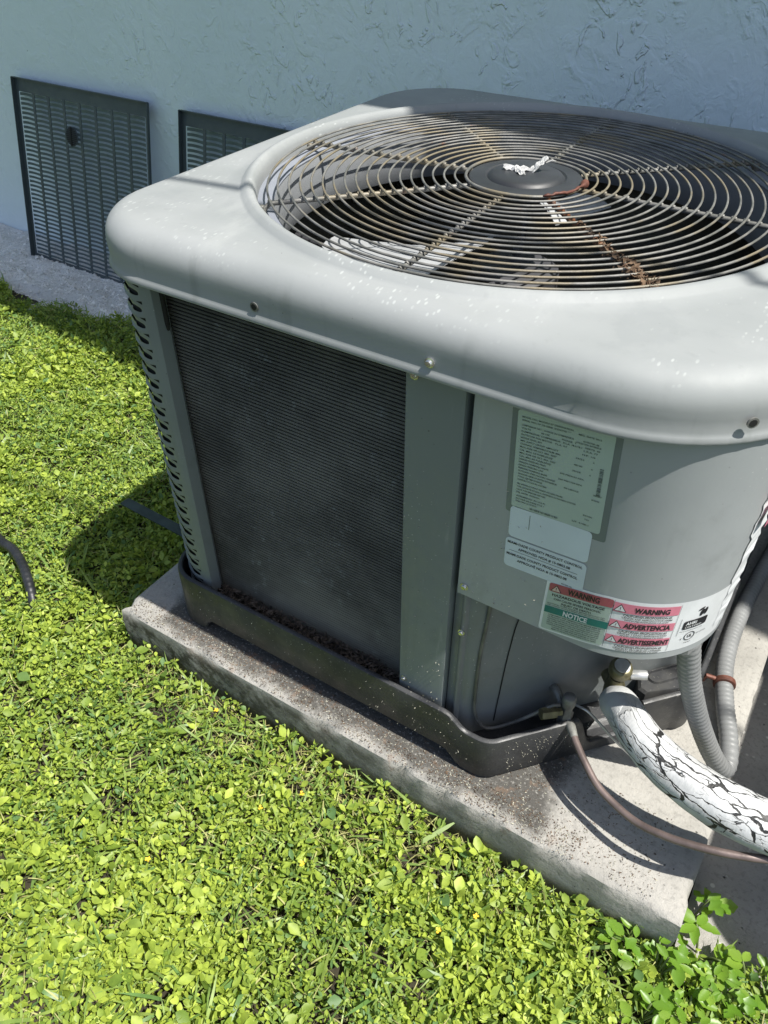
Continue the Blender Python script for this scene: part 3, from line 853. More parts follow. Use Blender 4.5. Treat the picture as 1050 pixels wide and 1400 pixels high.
# rating plate
mp = tilt_map(.0680, .5860, 3.0)
RW, RH = .1125, .139
pr = Print(mp); pr.rect(-.007, RW+.008, -.010, RH+.006, 0, .0003, .004); lam = pr.build('clear_laminate', M['lamin'], unit, 'darker clear film around the rating plate')
pr = Print(mp); pr.rect(0, RW, 0, RH, 0, .0007, .004); rp = pr.build('rating_plate', M['rating'], unit, 'grey green rating plate covered with small print')
pr = Print(mp)
lines = [("MODEL NO./ MODELE ET DESIGNATION", 0, .060), ("SERIAL NO./ N\u00ba DE SERIE  IDENTITE ***", 1, .058),
 ("COMPRESSOR CKT. / CHARGE DU COMPRESSEUR", 2.5, .062), ("VOLTS            60 HZ", 3.5, .034), ("COMPRESSOR/ COMPRESSEUR   R.L.A. 18.1/18.1", 4.5, .072),
 ("OUTDOOR FAN MOTOR    F.L.A.  0.9", 5.5, .055), ("MOTEUR VENTIL. EXT.", 6.5, .026), ("MIN. SUPPLY CIRCUIT AMPACITY", 7.5, .046),
 ("COURANT ADMISSIBLE D'ALIM. MIN.", 8.5, .049), ("MAX. FUSE OR CKT. BRK. SIZE*", 9.5, .045), ("CAL. MAX. DE FUSIBLE/DISJ*", 10.5, .041),
 ("MIN. FUSE OR CKT. BRK. SIZE*", 11.5, .045), ("CAL. MIN. DE FUSIBLE/DISJ*", 12.5, .040), ("DESIGN PRESSURE HIGH", 13.5, .033),
 ("PRESSION NOMINALE HAUTE", 14.5, .037), ("DESIGN PRESSURE LOW", 15.5, .031), ("PRESSION NOMINALE BASSE", 16.5, .036),
 ("OUTDOOR UNITS FACTORY CHARGE", 17.5, .046), ("CHARGE USINE D'UNITES EXTERIEUR", 18.5, .049), ("TOTAL SYSTEM CHARGE", 19.5, .031), ("CHARGE TOTALE DU SYSTEME", 20.5, .037),
 ("SEE INSTRUCTIONS INSIDE ACCESS PANEL", 22, .058), ("VOIR LES INSTRUCTIONS A L'INTERIEUR DU PANNEAU D'ACCES", 23, .074),
 ("HACR TYPE BREAKER PER NEC", 24, .037), ("DISJ. DIFFER. /CANADA", 25, .030), ("ASSEMBLED IN U.S.A.", 26.3, .038), ("BUILT UNDER ONE OR MORE OF THE", 27.3, .034), ("FOLLOWING U.S. PATENTS", 28.2, .027)]
for t, row, w in lines: pr.text(t, .0055, RH-.0095-row*.00425, .0021, 0, width=w, bold=.018)
for t, u, row, w in [("MFD. DATE 2015", .072, .7, .026), ("OUTDOOR USE", .078, 2.4, .018), ("UTILISATION EXTERIEUR", .070, 3.2, .029), ("PHASE  1", .054, 3.6, .016), ("L.R.A. 77", .080, 5.2, .016), ("HERTZ  60", .081, 4.2, .017), ("H.P. 1/6", .079, 6.4, .015),
      ("23/23", .072, 8, .010), ("A", .092, 8, .002), ("40/40", .071, 10.2, .010), ("A", .091, 10.2, .002), ("35/35", .070, 12.2, .010), ("A", .090, 12.2, .002), ("450 PSI/3103 KPA", .056, 14.2, .029), ("250 PSI/1724 KPA", .055, 16.2, .029),
      ("208/230V", .098, 18.1, .010), ("90 LB/OZ", .063, 18.6, .018), ("KG/G", .097, 19.8, .009), ("R410A", .090, 25.7, .011), ("TXV", .092, 27.0, .006), ("LIT. 4108-1", .078, 28.8, .020)]:
    pr.text(t, u, RH-.0095-row*.00425, .0020, 0, width=w, bold=.018)
def bars(pr, u0, u1, v0, v1, vertical=False, mi=0):
    x = (v0 if vertical else u0); e = (v1 if vertical else u1); rr = random.Random(3)
    while x < e:
        w = rr.choice((.0004, .0007, .0011))
        if vertical: pr.rect(u0, u1, x, min(x+w, e), mi, .0012)
        else: pr.rect(x, min(x+w, e), v0, v1, mi, .0012)
        x += w + rr.choice((.0005, .0007, .001))
bars(pr, .101, .1055, .053, .092, True); bars(pr, .024, .060, .0030, .0060)
pr.build('print', M['ink2'], rp)

# two approval stickers
mp = tilt_map(.0695, .5375, 2.2)
pr = Print(mp); pr.rect(0, .105, 0, .0495, 0, .0007, .006); st = pr.build('blank_sticker', M['paper'], unit, 'faded blank silvery sticker with rounded corners')
pr = Print(mp); pr.rect(.026, .0268, .020, .043, 0, .0010)
for t_, u_, w_ in (("N", .012, .006), ("O", .022, .006), ("T", .035, .006), ("I", .046, .002), ("C", .056, .006), ("E", .068, .005), ("S", .092, .006)): pass
pr.build('scratch', M['lamin'], st)
mp = tilt_map(.0690, .4855, 2.2)
pr = Print(mp); pr.rect(0, .108, 0, .0495, 0, .0007, .006); st = pr.build('approval_sticker', M['paper'], unit, 'silvery sticker printed MIAMI-DADE COUNTY PRODUCT CONTROL twice')
pr = Print(mp)
pr.text("MIAMI-DADE COUNTY PRODUCT CONTROL", .003, .0405, .0040, 0, width=.100, bold=.02)
pr.text("APPROVED NOA # 15-0803.08", .018, .0325, .0040, 0, width=.070, bold=.02)
pr.rect(.006, .098, .0290, .0295, 0, .0012)
pr.text("MIAMI-DADE COUNTY PRODUCT CONTROL", .003, .0205, .0040, 0, width=.096, bold=.02)
pr.text("APPROUV\u00c9 NOA # 15-0803.08", .018, .0125, .0040, 0, width=.068, bold=.02)
pr.text("341204-101", .080, .0035, .0018, 0, width=.014, bold=.02)
pr.build('print', M['ink'], st)

# long warning label wrapped round the corner
mp = lambda u, v, off: S(.1305+u, .3965+v+.012*min(1, u/.08), off)
pr = Print(mp); pr.rect(0, .262, .000, .094, 0, .0006, .004); wl_ = pr.build('warning_label', M['white'], unit, 'long pink, teal and white warning label wrapped round the corner')
pr = Print(mp)
# printed colour fields: 0 red, 1 teal, 2 pink, 3 black, 4 white, 5 cream, 6 grey ground
pr.rect(.0035, .0855, .003, .090, 6, .0009, .003)
pr.rect(.0045, .0865, .0755, .0905, 0, .0012, .003)
pr.rect(.0035, .0865, .0355, .0480, 1, .0012)
for v0 in (.0745, .0420, .0095):
    pass
pr.rect(.0875, .1680, .0720, .0885, 2, .0012); pr.rect(.0875, .1680, .0430, .0575, 2, .0012); pr.rect(.0875, .1680, .0145, .0290, 2, .0012)
for (u, v, h) in ((.014, .0775, .0105), (.0955, .0745, .0115), (.0955, .0450, .0110), (.0955, .0165, .0110)):
    pr.tri(u, v-.0006, h+.0012, 3, .0014); pr.tri(u, v+.0003, h-.0012, 5 if u < .05 else 4, .0017); pr.rect(u-.0004, u+.0004, v+.003, v+h-.0035, 3, .0020); pr.rect(u-.0004, u+.0004, v+.0012, v+.002, 3, .0020)
pr.text("WARNING", .029, .0785, .0092, 3, width=.041, bold=.035, off=.0016)
pr.text("HAZARDOUS VOLTAGE", .010, .0680, .0044, 3, width=.068, bold=.03)
pr.text("CAN CAUSE SEVERE PERSONAL", .013, .0615, .0036, 3, width=.062, bold=.02)
pr.text("INJURY OR DEATH.", .024, .0558, .0036, 3, width=.040, bold=.02)
pr.text("ELECTRICAL POWER REQUIRED BEFORE SERVICING UNIT.", .006, .0526, .0018, 3, width=.076, bold=.01)
pr.text("UNIT CONTROL VOLTAGE IS PRESENT WITH THE CONTACTOR OPEN.", .006, .0495, .0018, 3, width=.076, bold=.01)
pr.text("NOTICE", .029, .0375, .0088, 4, width=.032, bold=.035, off=.0016)
small = ["COMPONENT WIRE TERMINALS AND SERVICE AREA OF", "CE PRODUIT DOIT ETRE INSTALLE SELON LE CODE DE", "NATIONAL ELECTRICAL CODE AND LOCAL REGULATIONS", "USE COPPER CONDUCTORS ONLY SUITABLE FOR AT LEAST", "INSTALL DISCONNECT WITHIN SIGHT OF THE UNIT AND", "CLEARANCE FROM WALLS AND PLANTS MUST BE KEPT AT", "12 INCHES ON THREE SIDES AND 24 INCHES AT FRONT", "REFER TO THE INSTALLATION INSTRUCTIONS INSIDE"]
for i, t in enumerate(small): pr.text(t, .010 if i < 6 else .018, .0315-i*.0037, .0021, 3, width=.070 if i < 6 else .060, bold=.015)
for head, v, hh in (("WARNING", .0755, 1), ("ADVERTENCIA", .0460, 1), ("ADVERTISSEMENT", .0172, 1)):
    pr.text(head, .134 if head != "ADVERTISSEMENT" else .1355, v, .0088, 3, width={'W': .043}.get(head[0], .058 if head == "ADVERTENCIA" else .064), bold=.032, align='C', off=.0016)
    pr.text("CALIFORNIA PROPOSITION 65", .131, v-.0088, .0036, 3, width=.060, bold=.02, align='C')
    pr.text({'WARNING': "CANCER AND REPRODUCTIVE HARM", 'ADVERTENCIA': "C\u00c1NCER Y DANO REPRODUCTIVO", 'ADVERTISSEMENT': "CANCER ET TROUBLES DE L'APPAREIL"}[head], .131, v-.0132, .0029, 3, width=.062, bold=.01, align='C')
    if head != 'ADVERTISSEMENT': pr.text("WWW.P65WARNINGS.CA.GOV", .131, v-.0172, .0028, 3, width=.055, bold=.01, align='C')
pr.text("WWW.P65WARNINGS.CA.GOV", .131, .0005, .0028, 3, width=.055, bold=.01, align='C')
pr.rect(.0868, .0872, .002, .091, 3, .0012); pr.rect(.1686, .1690, .002, .090, 3, .0012)
# approval marks on the white end
pr.rect(.181, .217, .040, .056, 3, .0012, .003); pr.text("AHRI", .184, .0480, .0055, 4, width=.016, bold=.03, off=.0016); pr.text("CERTIFIED", .184, .0425, .0030, 4, width=.025, bold=.01, off=.0016)
pr.ring(.197, .024, .0082, .0012, 3); pr.text("UL", .1975, .0212, .0060, 3, width=.0075, bold=.02, align='C'); pr.text("c", .184, .0195, .0045, 3, width=.0022, bold=.02); pr.text("US LISTED", .207, .0235, .0026, 3, width=.016)
pr.text("16A7", .192, .0105, .0024, 3, width=.010)
for a, b, w_, h_ in ((.204, .066, .0030, .0065), (.2095, .067, .0026, .0065), (.2015, .0735, .0045, .0022)):
    for q in range(1):
        A = [mp(a+w_*math.cos(R(t))*(1 if h_ > .003 else 1), b+h_*math.sin(R(t))+.4*w_*math.cos(R(t)), .0012) for t in range(0, 360, 24)]
        pr.m.add(A, [tuple(range(len(A)))], 3)
pr.rect(.176, .1765, .030, .062, 3, .0012); pr.text("www.ahridirectory.org", .179, .0355, .0018, 3, width=.034)
pr.build('print', [M['red'], M['teal'], M['pink'], M['ink'], M['white'], M['cream'], M['rating']], wl_)
# torn vertical label at the far right
mb = MB(); rr = random.Random(5); A = []; B = []
for i in range(30):
    z = .425 + .0095*i; c = .372 + .00035*i
    A.append(S(c + rr.uniform(-.003, .003) - (.005 if i > 16 else 0), z, .0008 + rr.uniform(0, .0008)))
    B.append(S(c + .017 + rr.uniform(-.004, .006) + .0008*i, z + rr.uniform(-.002, .002), .0008 + rr.uniform(0, .0022)))
mb.rings([A, B], closed=False); mb.build('torn_label', M['white'], unit, fix=False)
mb = MB()
for z0_, z1_ in ((.60, .64), (.65, .69)): mb.rings([[S(.380, z0_, .0085), S(.398, z0_+.004, .0085)], [S(.382, z1_, .0085), S(.402, z1_, .0085)]], closed=False)
mb.build('torn_label_print', M['pink'], unit, fix=False)

# ------------------------------------------------------------------ valves, lines
nrm = Vector((.743, -.669, 0)); tng = Vector((.669, .743, 0))
lv = MB(); lv.tube(catmull([(.858, .208, .122), (.872, .197, .128), (.886, .186, .118), (.895, .178, .105)], 5), .0075, 10)
lv.lathe((.858, .208, .122), nrm, [(.013, -.001), (.0135, .002), (.009, .003)], 18)
lv.lathe((.899, .178, .066), (0, 0, 1), [(.0085, 0), (.011, .004), (.0115, .025), (.013, .028), (.013, .045), (.010, .050), (.010, .066)], 6)
lvo = lv.build('service_valve', M['vgrey'], unit, smooth=True, angle=35)
lvo['label'] = 'small grey liquid line valve'
m = MB(); m.lathe((.899, .178, .132), (0, 0, 1), [(.0105, 0), (.0115, .003), (.0115, .018), (.0095, .023), (.004, .0245)], 14); m.build('valve_cap', M['vgrey'], lvo, smooth=True, angle=40)
m = MB(); m.lathe((.893, .168, .121), (-.62, -.62, .12), [(.007, 0), (.007, .010), (.0105, .011), (.0108, .034), (.0095, .037), (.004, .038)], 6); m.build('port_cap', M['brass'], lvo, smooth=True, angle=30)

sv_ = MB(); sv_.lathe((.952, .242, .118), (0, 0, 1), [(.012, 0), (.016, .006), (.017, .035), (.013, .045), (.012, .055)], 12)
sv_.tube([(.935, .262, .150), (.952, .242, .150), (.962, .232, .148)], .014, 12)
svo = sv_.build('service_valve', M['brass'], unit, smooth=True, angle=35); svo['label'] = 'large suction valve with round brass cap'
m = MB(); m.lathe((.952, .246, .180), (.10, -.18, 1), [(.014, 0), (.0185, .004), (.0190, .016), (.0165, .0225), (.0130, .0245)], 24); m.build('valve_cap', M['brass'], svo, smooth=True, angle=40)
m = MB(); m.lathe((.9545, .2415, .2045), (.10, -.18, 1), [(.0128, 0), (.0126, .0012), (.008, .0018), (0, .002)], 24); m.build('cap_face', M['silver'], svo, smooth=True, angle=40)
m = MB(); m.lathe((.968, .262, .168), (.75, .32, .10), [(.0075, 0), (.0085, .002), (.0085, .024), (.0075, .027), (.003, .0275)], 14); m.build('port_cap', M['silver'], svo, smooth=True, angle=40)
m = MB(); m.lathe((.960, .255, .163), (.75, .32, .10), [(.0045, 0), (.0045, .012)], 10); m.build('port_stem', M['brass'], svo, smooth=True)

# capillary loop across the lower panel
P = catmull([(.7735, .100, .392), (.771, .0985, .33), (.768, .096, .26), (.7685, .094, .17), (.772, .094, .115), (.784, .101, .079), (.80, .112, .070), (.828, .130, .086), (.850, .142, .108), (.876, .158, .135), (.889, .168, .137)], 8)
mb = MB(); mb.tube(P, .0031, 8); mb.build('sensor_tube', M['capt'], unit, smooth=True)
P = catmull([(.842, .178, .388), (.822, .156, .372), (.806, .139, .33), (.800, .133, .25), (.797, .129, .15), (.795, .127, .07)], 8)
mb = MB(); mb.tube(P, .0009, 5); mb.build('thin_wire', M['black'], unit)

# liquid line: bare copper, curving over the pad
cul = [(.8995, .1775, .078), (.9040, .1740, .090), (.912, .168, .100), (.931, .145, .098), (.958, .120, .092), (.991, .096, .084), (1.030, .080, .082), (1.065, .069, .087), (1.102, .063, .100), (1.140, .063, .113), (1.183, .071, .122), (1.233, .090, .127), (1.32, .135, .125), (1.45, .25, .10), (1.50, .6, .05), (1.50, 1.0, .1), (1.50, 1.40, .2)]
P = catmull(cul, 12)
mb = MB(); mb.tube(P, [.0060 if i > 30 else .0070 for i in range(len(P))], 14)
cu = mb.build('refrigerant_line', M['cu'], smooth=True)
tag(cu, 'thin bare brown copper pipe curving over the front of the concrete pad', 'pipe')
mb = MB(); mb.tube(P[22:35], [.0072, .0078, .0076, .0077, .0075, .0078, .0076, .0074, .0074, .0072, .0070, .0068, .0065], 14); mb.build('patina_joint', M['patina'], cu, smooth=True)

# suction line in cracked white insulation
wp = [(.963, .224, .136), (.968, .214, .146), (.978, .198, .160), (.996, .174, .171), (1.024, .148, .176), (1.068, .127, .172), (1.12, .116, .167), (1.17, .113, .163), (1.23, .119, .158), (1.30, .145, .15), (1.40, .26, .14), (1.44, .6, .10), (1.44, 1.0, .12), (1.44, 1.40, .2)]
P = catmull(wp, 14)
Lw = [0]
for a, b in zip(P, P[1:]): Lw.append(Lw[-1] + (b-a).length)
def wr(l): return .0265 + .0030*sm(l, 0, .02) + .0075*sm(l, .03, .28)
seg = 40
m = MB(); prev = None; rings = []
for i, p in enumerate(P):
    t = (P[min(i+1, len(P)-1)] - P[max(i-1, 0)]).normalized()
    u = t.cross(Vector((0,0,1))).normalized() if prev is None else (prev - t*prev.dot(t)).normalized()
    prev = u; w = t.cross(u); ring = []
    for q in range(seg):
        a = 2*math.pi*q/seg; rr_ = wr(Lw[i])
        lump = 1 + .035*noise.noise(Vector((Lw[i]*14, math.cos(a)*1.4, math.sin(a)*1.4))) + .022*noise.noise(Vector((Lw[i]*55, math.cos(a)*4, math.sin(a)*4)))
        ring.append(p + (u*math.cos(a) + w*math.sin(a))*rr_*lump)
    rings.append(ring)
c0 = sum(rings[0], Vector())/seg
t0 = (P[1]-P[0]).normalized()
m.rings([[c0 + (q-c0)*f - t0*(.006*(1-f*f)) for q in rings[0]] for f in (.02, .5, .8, .94)] + rings)
me = m.mesh('insulated_pipe', smooth=True)
uvl = me.uv_layers.new(name='UVMap'); nring = len(rings)+4
Lall = [-.03, -.018, -.009, -.004] + Lw
for poly in me.polygons:
    i, j = divmod(poly.index, seg)
    for li, (ii, jj) in zip(poly.loop_indices, ((i, j), (i, j+1), (i+1, j+1), (i+1, j))):
        uvl.data[li].uv = (Lall[ii], jj/seg*.22)
me.materials.append(M['insul'])
wo = bpy.data.objects.new('insulated_pipe', me); COL.objects.link(wo)
tag(wo, 'thick pipe in white insulation crazed with black cracks', 'pipe')

# flexible conduit: drops out of the control box, turns up and runs back to the wall
fp = [(1.022, .172, .405), (1.034, .182, .37), (1.052, .197, .29), (1.083, .222, .19), (1.117, .248, .10), (1.143, .266, .045), (1.156, .280, .022), (1.158, .302, .020), (1.147, .345, .024), (1.123, .41, .030), (1.104, .48, .034), (1.096, .56, .036), (1.097, .66, .036), (1.104, .76, .036), (1.114, .88, .04), (1.125, 1.05, .06), (1.135, 1.25, .15), (1.14, 1.37, .3), (1.14, 1.395, .6)]
P = catmull(fp, 10)
fine = []
for a, b in zip(P, P[1:]):
    nst = max(1, int((b-a).length/.0022))
    for q in range(nst): fine.append(a.lerp(b, q/nst))
mb = MB(); mb.tube(fine, [.0158 + .0006*math.sin(i*2*math.pi/4.0) for i in range(len(fine))], 16)
co = mb.build('conduit', M['conduit'], smooth=True, fix=False)
tag(co, 'grey flexible electrical conduit looping under the control box and back to the wall', 'conduit')
mb = MB(); mb.lathe((1.0235, .172, .372), (-.1, -.07, 1), [(.0165, 0), (.021, .004), (.021, .02)], 8); mb.build('conduit_fitting', M['conduit'], co, smooth=True, angle=30)
mb = MB(); c = Vector((1.1115, .450, .033)); t = Vector((-.26, .95, .06)).normalized()
mb.lathe(c - t*.006, t, [(.0168, 0), (.0195, .001), (.0200, .006), (.0195, .011), (.0168, .012)], 24)
mb.tube([c + Vector((-.017, -.003, .006)), c + Vector((-.032, -.008, .010)), c + Vector((-.036, -.008, -.004))], .0045, 8)
o = mb.build('pipe_clamp', M['clamp'], smooth=True, angle=40); tag(o, 'rust brown ring clamp round the grey conduit', 'clamp')

# thin grey rod from the cut-out under the white pipe, clipped
P = catmull([(.903, .200, .112), (.928, .195, .117), (.950, .197, .100), (.972, .200, .078), (1.00, .21, .045), (1.02, .225, .012)], 8)
mb = MB(); mb.tube(P, .0022, 8)
o = mb.build('bonding_wire', M['silver'], smooth=True); tag(o, 'short grey bonding wire between copper pipe and white pipe', 'wire')

# ------------------------------------------------------------------ guards leaning on the wall
def make_guard(W=.715, Hh=.675, ncol=8, nrow=37, full=True):
    g = empty('louvred_guard', (0, 0, 0))
    fr = MB(); t = .012; b = .022; top = .045
    fr.box(0, W, -.002, 0, Hh-top, Hh); fr.box(0, W, -.002, 0, 0, .03)
    fr.box(0, W, -.016, -.0022, Hh-.0015, Hh+.0015); fr.box(-.0015, .0015, -.018, -.0022, 0, Hh); fr.box(W-.0015, W+.0015, -.012, -.0022, 0, Hh)
    cw = (W - 2*b + .012)/ncol
    fr.box(0, b-.006, -.0018, 0, .03, Hh-top); fr.box(W-b+.006, W, -.0018, 0, .03, Hh-top)
    fr.build('guard_frame', M['slate'], g)
    for i in range(1, ncol):
        x = b - .006 + cw*i
        m = MB(); m.box(x-.006, x+.006, -.0025, 0, .03, Hh-top); m.build('rib', M['slate'], g)
    x = W*.5 - .5*cw
    base_m = None
    h = (Hh-top-.03)/nrow; sw = cw - .012
    m = MB(); rows = []
    for kk in range(5):
        a = kk/4
        rows.append([(sw*q/6, -.0065*math.sin(math.pi*min(1, max(0, q/6)))**.6*a, -h*.36 + h*.62*a + .0025*math.sin(math.pi*q/6)) for q in range(7)])
    m.rings(rows, closed=False); me = m.mesh('slat', smooth=True); me.materials.append(M['slat'])
    for r in range(nrow):
        if not full and r < nrow-14: continue
        for c_ in range(ncol):
            if c_ in (2, 3) and False: continue
            o = bpy.data.objects.new('slat', me); COL.objects.link(o)
            o.parent = g; o.location = (b + cw*c_, -.0005, .03 + h*(r+.5))
    if not full:
        m = MB()
        for r in range(nrow-14):
            for c_ in range(ncol):
                m.rings([[(p[0]+b+cw*c_, p[1]-.0005, p[2]+.03+h*(r+.5)) for p in row] for row in rows], closed=False)
        m.build('lower_slats', M['slat'], g, smooth=True, fix=False)['kind'] = 'stuff'
    return g
gA = make_guard()
m = MB(); cx_, cz_ = .315, .515
m.lathe((cx_, -.0085, cz_), (0,-1,0), [(.033, 0), (.033, .002), (.029, .003)], 28); bd = m.build('badge_mount', M['slate'], gA, smooth=True, angle=40)
m = MB()
for i in range(-4, 5):
    w_ = math.sqrt(max(0, .030**2 - (i*.0065)**2)); m.box(cx_-w_, cx_+w_, -.0135, -.0118, cz_+i*.0065-.0022, cz_+i*.0065+.0022)
m.box(cx_-.003, cx_+.003, -.0155, -.0136, cz_-.034, cz_+.034); m.build('badge_bars', M['black'], gA)
gA.location = (-1.885, 1.262, -.118); gA.rotation_euler = (R(-12.0), 0, R(-1.0))
tag(gA, 'whole dark slatted metal guard with a round black badge mount, leaning on the wall', 'metal guard', 'louvred guards leaning on the house wall')
gB = make_guard(full=False)
gB.location = (-1.030, 1.262, -.125); gB.rotation_euler = (R(-12.0), 0, R(-.5))
tag(gB, 'dark slatted metal guard mostly hidden behind the air conditioner', 'metal guard', 'louvred guards leaning on the house wall')

# ------------------------------------------------------------------ strap, hose, paper
mb = MB(); P = [Vector((-.262, .262, -.012)), Vector((-.252, .260, -.010)), Vector((-.16, .250, .000)), Vector((-.06, .243, .006)), Vector((.04, .238, .006)), Vector((.10, .238, .004))]
A = []; n0 = Vector((.1, 1, 0)).normalized()
P = catmull(P, 6)
for i, p in enumerate(P):
    w_ = .013 * min(1, .45 + i*.28)
    A.append([p - n0*w_ + Vector((0,0,.0015)), p + Vector((0,0,.0035)), p + n0*w_ + Vector((0,0,.0015)), p + n0*w_ - Vector((0,0,.0015)), p - n0*w_ - Vector((0,0,.0015))])
mb.rings(A, cap0=True, cap1=True)
o = mb.build('steel_strap', M['strap'], smooth=True, angle=40); tag(o, 'dark flat steel strap sticking out over the grass behind the concrete pad corner', 'strap')

P = catmull([(-.62, .10, -.10), (-.53, .055, -.070), (-.455, .033, -.060), (-.40, .026, -.055), (-.345, .008, -.056), (-.292, -.018, -.060), (-.250, -.045, -.082), (-.235, -.06, -.12)], 14)
mb = MB(); mb.tube(P, [.0112+.0008*math.sin(i*1.9) for i in range(len(P))], 14)
o = mb.build('hose', M['hose'], smooth=True); tag(o, 'short end of black ribbed hose lying in the grass at the left', 'hose')

# crumpled white paper on the hub
rp_ = random.Random(21)
def crumple(m, c, ax, L_, W_, hgt, seed, nx=13, ny=8):
    """a creased scrap: a grid folded by ridged noise with a torn outline"""
    ax = Vector(ax).normalized(); up = Vector((0, 0, 1)); sd = up.cross(ax).normalized(); up = ax.cross(sd); top = []; bot = []
    for i in range(nx):
        t = i/(nx-1); row = []; rowb = []
        edge = .62 + .38*math.sin(math.pi*(.12+.8*t)) + .16*noise.noise(Vector((t*5, seed, 0)))
        for j in range(ny):
            v = j/(ny-1) - .5
            zz = hgt*(abs(noise.noise(Vector((t*3.1+seed, v*3.5, seed*.7))))*1.9 + .55*math.cos(v*3.0)*math.sin(math.pi*min(.97, .1+t)))
            q = Vector(c) + ax*(L_*(t-.5) + .0025*noise.noise(Vector((v*4, seed, t*3)))) + sd*(W_*v*edge) + up*zz
            row.append(q); rowb.append(q - up*.0007)
        top.append(row); bot.append(rowb)
    m.rings(top, closed=False); m.rings(bot, closed=False)
mb = MB(); hz = .8285
hub0 = Vector((CX, CY, hz))
crumple(mb, hub0+Vector((-.014, .000, 0)), (1, .30, .02), .044, .015, .0055, 1.3)
crumple(mb, hub0+Vector((-.006, -.011, 0)), (.75, -.70, 0), .026, .012, .0045, 4.1)
crumple(mb, hub0+Vector((.016, .012, .009)), (.62, .60, .75), .030, .017, .0030, 7.7)
mb.tube([hub0+Vector((.020,.016,.010)), hub0+Vector((.031,.022,.015)), hub0+Vector((.036,.023,.014))], [.0012, .0010, .0005], 5)
o = mb.build('crumpled_paper', M['foil'], smooth=False, fix=False); tag(o, 'scrap of crumpled white paper on the round black fan hub', 'paper')

# dead leaves caught on the rusty front right spoke
def leaflets(n, pos, size, z_tilt=.6, seed=3, thick=0):
    rr = random.Random(seed); m = MB()
    for _ in range(n):
        c = Vector(pos(rr)); a = rr.uniform(0, 6.28); L_ = size*rr.uniform(.5, 1.5); W_ = L_*rr.uniform(.15, .45)
        ax = Vector((math.cos(a), math.sin(a), rr.uniform(-z_tilt, z_tilt))).normalized(); sd = ax.cross(Vector((rr.uniform(-.4,.4), rr.uniform(-.4,.4), 1))).normalized()
        u_ = ax.cross(sd)*L_*rr.uniform(-.2, .2)
        m.add([c-ax*L_*.5, c+sd*W_*.5+u_, c+ax*L_*.5, c-sd*W_*.5+u_, c], [(0,1,4),(1,2,4),(2,3,4),(3,0,4)])
    return m
sa = R(316)
def onspoke(rr):
    r = .15 + .24*math.sqrt(rr.random()); w_ = .003 + .010*max(0, (r-.2)/.18)
    return (CX+r*math.cos(sa)+rr.gauss(0, w_*.5), CY+r*math.sin(sa)+rr.gauss(0, w_*.5), .816 + rr.uniform(-.004, .007))
o = leaflets(420, onspoke, .010, .8, 4).build('leaf_litter', [M['debris']], fix=False); tag(o, 'brown dead leaf bits caught along the rusty spoke of the fan guard', 'leaf litter', kind='stuff')
def endclump(rr): return (CX+.398*math.cos(sa)+rr.gauss(0, .010), CY+.398*math.sin(sa)+rr.gauss(0, .005), .808+rr.uniform(-.004, .010))
o = leaflets(70, endclump, .015, .7, 9).build('leaf_litter', [M['debris']], fix=False); tag(o, 'clump of dry leaves at the outer end of the rusty spoke', 'leaf litter', kind='stuff')
o = leaflets(1300, lambda rr: (rr.uniform(.215, .63), rr.uniform(.074, .109), .080 + rr.uniform(0, .026)), .012, .5, 14).build('leaf_litter', [plain('damp_leaf', (.085,.07,.055), .8, 0, .7, 60)], fix=False); tag(o, 'dead leaves in the base tray below the coil', 'leaf litter', kind='stuff')
# pale mown clippings stuck to post, base front and pad
def stuck(rr):
    q = rr.random()
    if q < .28: return (rr.uniform(.640, .712), .0742, .12 + .45*rr.random()**1.7)
    if q < .60: x = rr.uniform(.17, .79); return (x, .0532, rr.uniform(.03, .098 if x > .75 else .125))
    if q < .72: return (*S(rr.uniform(.01, .12), .40+.25*rr.random()**1.5, .0010)[:3],)
    t = rr.random(); return (.84+.10*t, .083+.115*t - .003, rr.uniform(.01, .095))
m = leaflets(430, stuck, .0028, .9, 31); 
o = m.build('grass_clippings', [M['debris2']], fix=False); tag(o, 'tiny dry mown clippings stuck to the post and black base of the unit', 'clippings', kind='stuff')
def onpad(rr):
    if rr.random() < .7: return (rr.uniform(.02, 1.0), rr.uniform(.006, .053), .0012)
    return (rr.uniform(.75, 1.12), rr.uniform(.01, .16), .0012)
m = leaflets(1500, onpad, .0034, .06, 33)
o = m.build('grass_clippings', [M['debris2']], fix=False); tag(o, 'dry clippings scattered on the front of the concrete pad', 'clippings', kind='stuff')
m = leaflets(3600, onpad, .0032, .06, 35)
o = m.build('soil_crumbs', [M['debris']], fix=False); tag(o, 'dark crumbs of soil on the front of the concrete pad', 'soil crumbs', kind='stuff')

# ------------------------------------------------------------------ ground cover
f_, ph, hd = 1051., R(40.9), R(32.3)
fw = np.array([-math.sin(hd)*math.cos(ph), math.cos(hd)*math.cos(ph), -math.sin(ph)])
rt = np.array([math.cos(hd), math.sin(hd), 0]); upv = np.cross(rt, fw); C0 = np.array(cam.location)
def in_view(P, mx=.32, my=.25):
    D = P - C0; z = D @ fw
    return (z > .2) & (np.abs(D @ rt / z) < .5+mx) & (np.abs(D @ upv / z) < .666+my)
def hfield(x, y):
    return np.array([.020*noise.noise(Vector((a*5, b*5, 0))) + .012*noise.noise(Vector((a*14, b*14, 4))) for a, b in zip(x, y)])
def blocked(x, y, pad=.0):
    onpad_ = (x > -.004+pad) & (x < 1.178-pad) & (y > -.004+pad)
    onpav = (x > 1.178) & (y > .035 + .02*np.sin(x*20))
    onstrip = y > 1.02 + .05*np.sin(x*5) + .03*np.sin(x*17)
    # the path comes forward at the far left
    ap = (x < -1.25) & (y > 1.04 - .22*np.clip((-1.25-x)/.5, 0, 1))
    return onpad_ | onpav | onstrip | (y > 1.38)
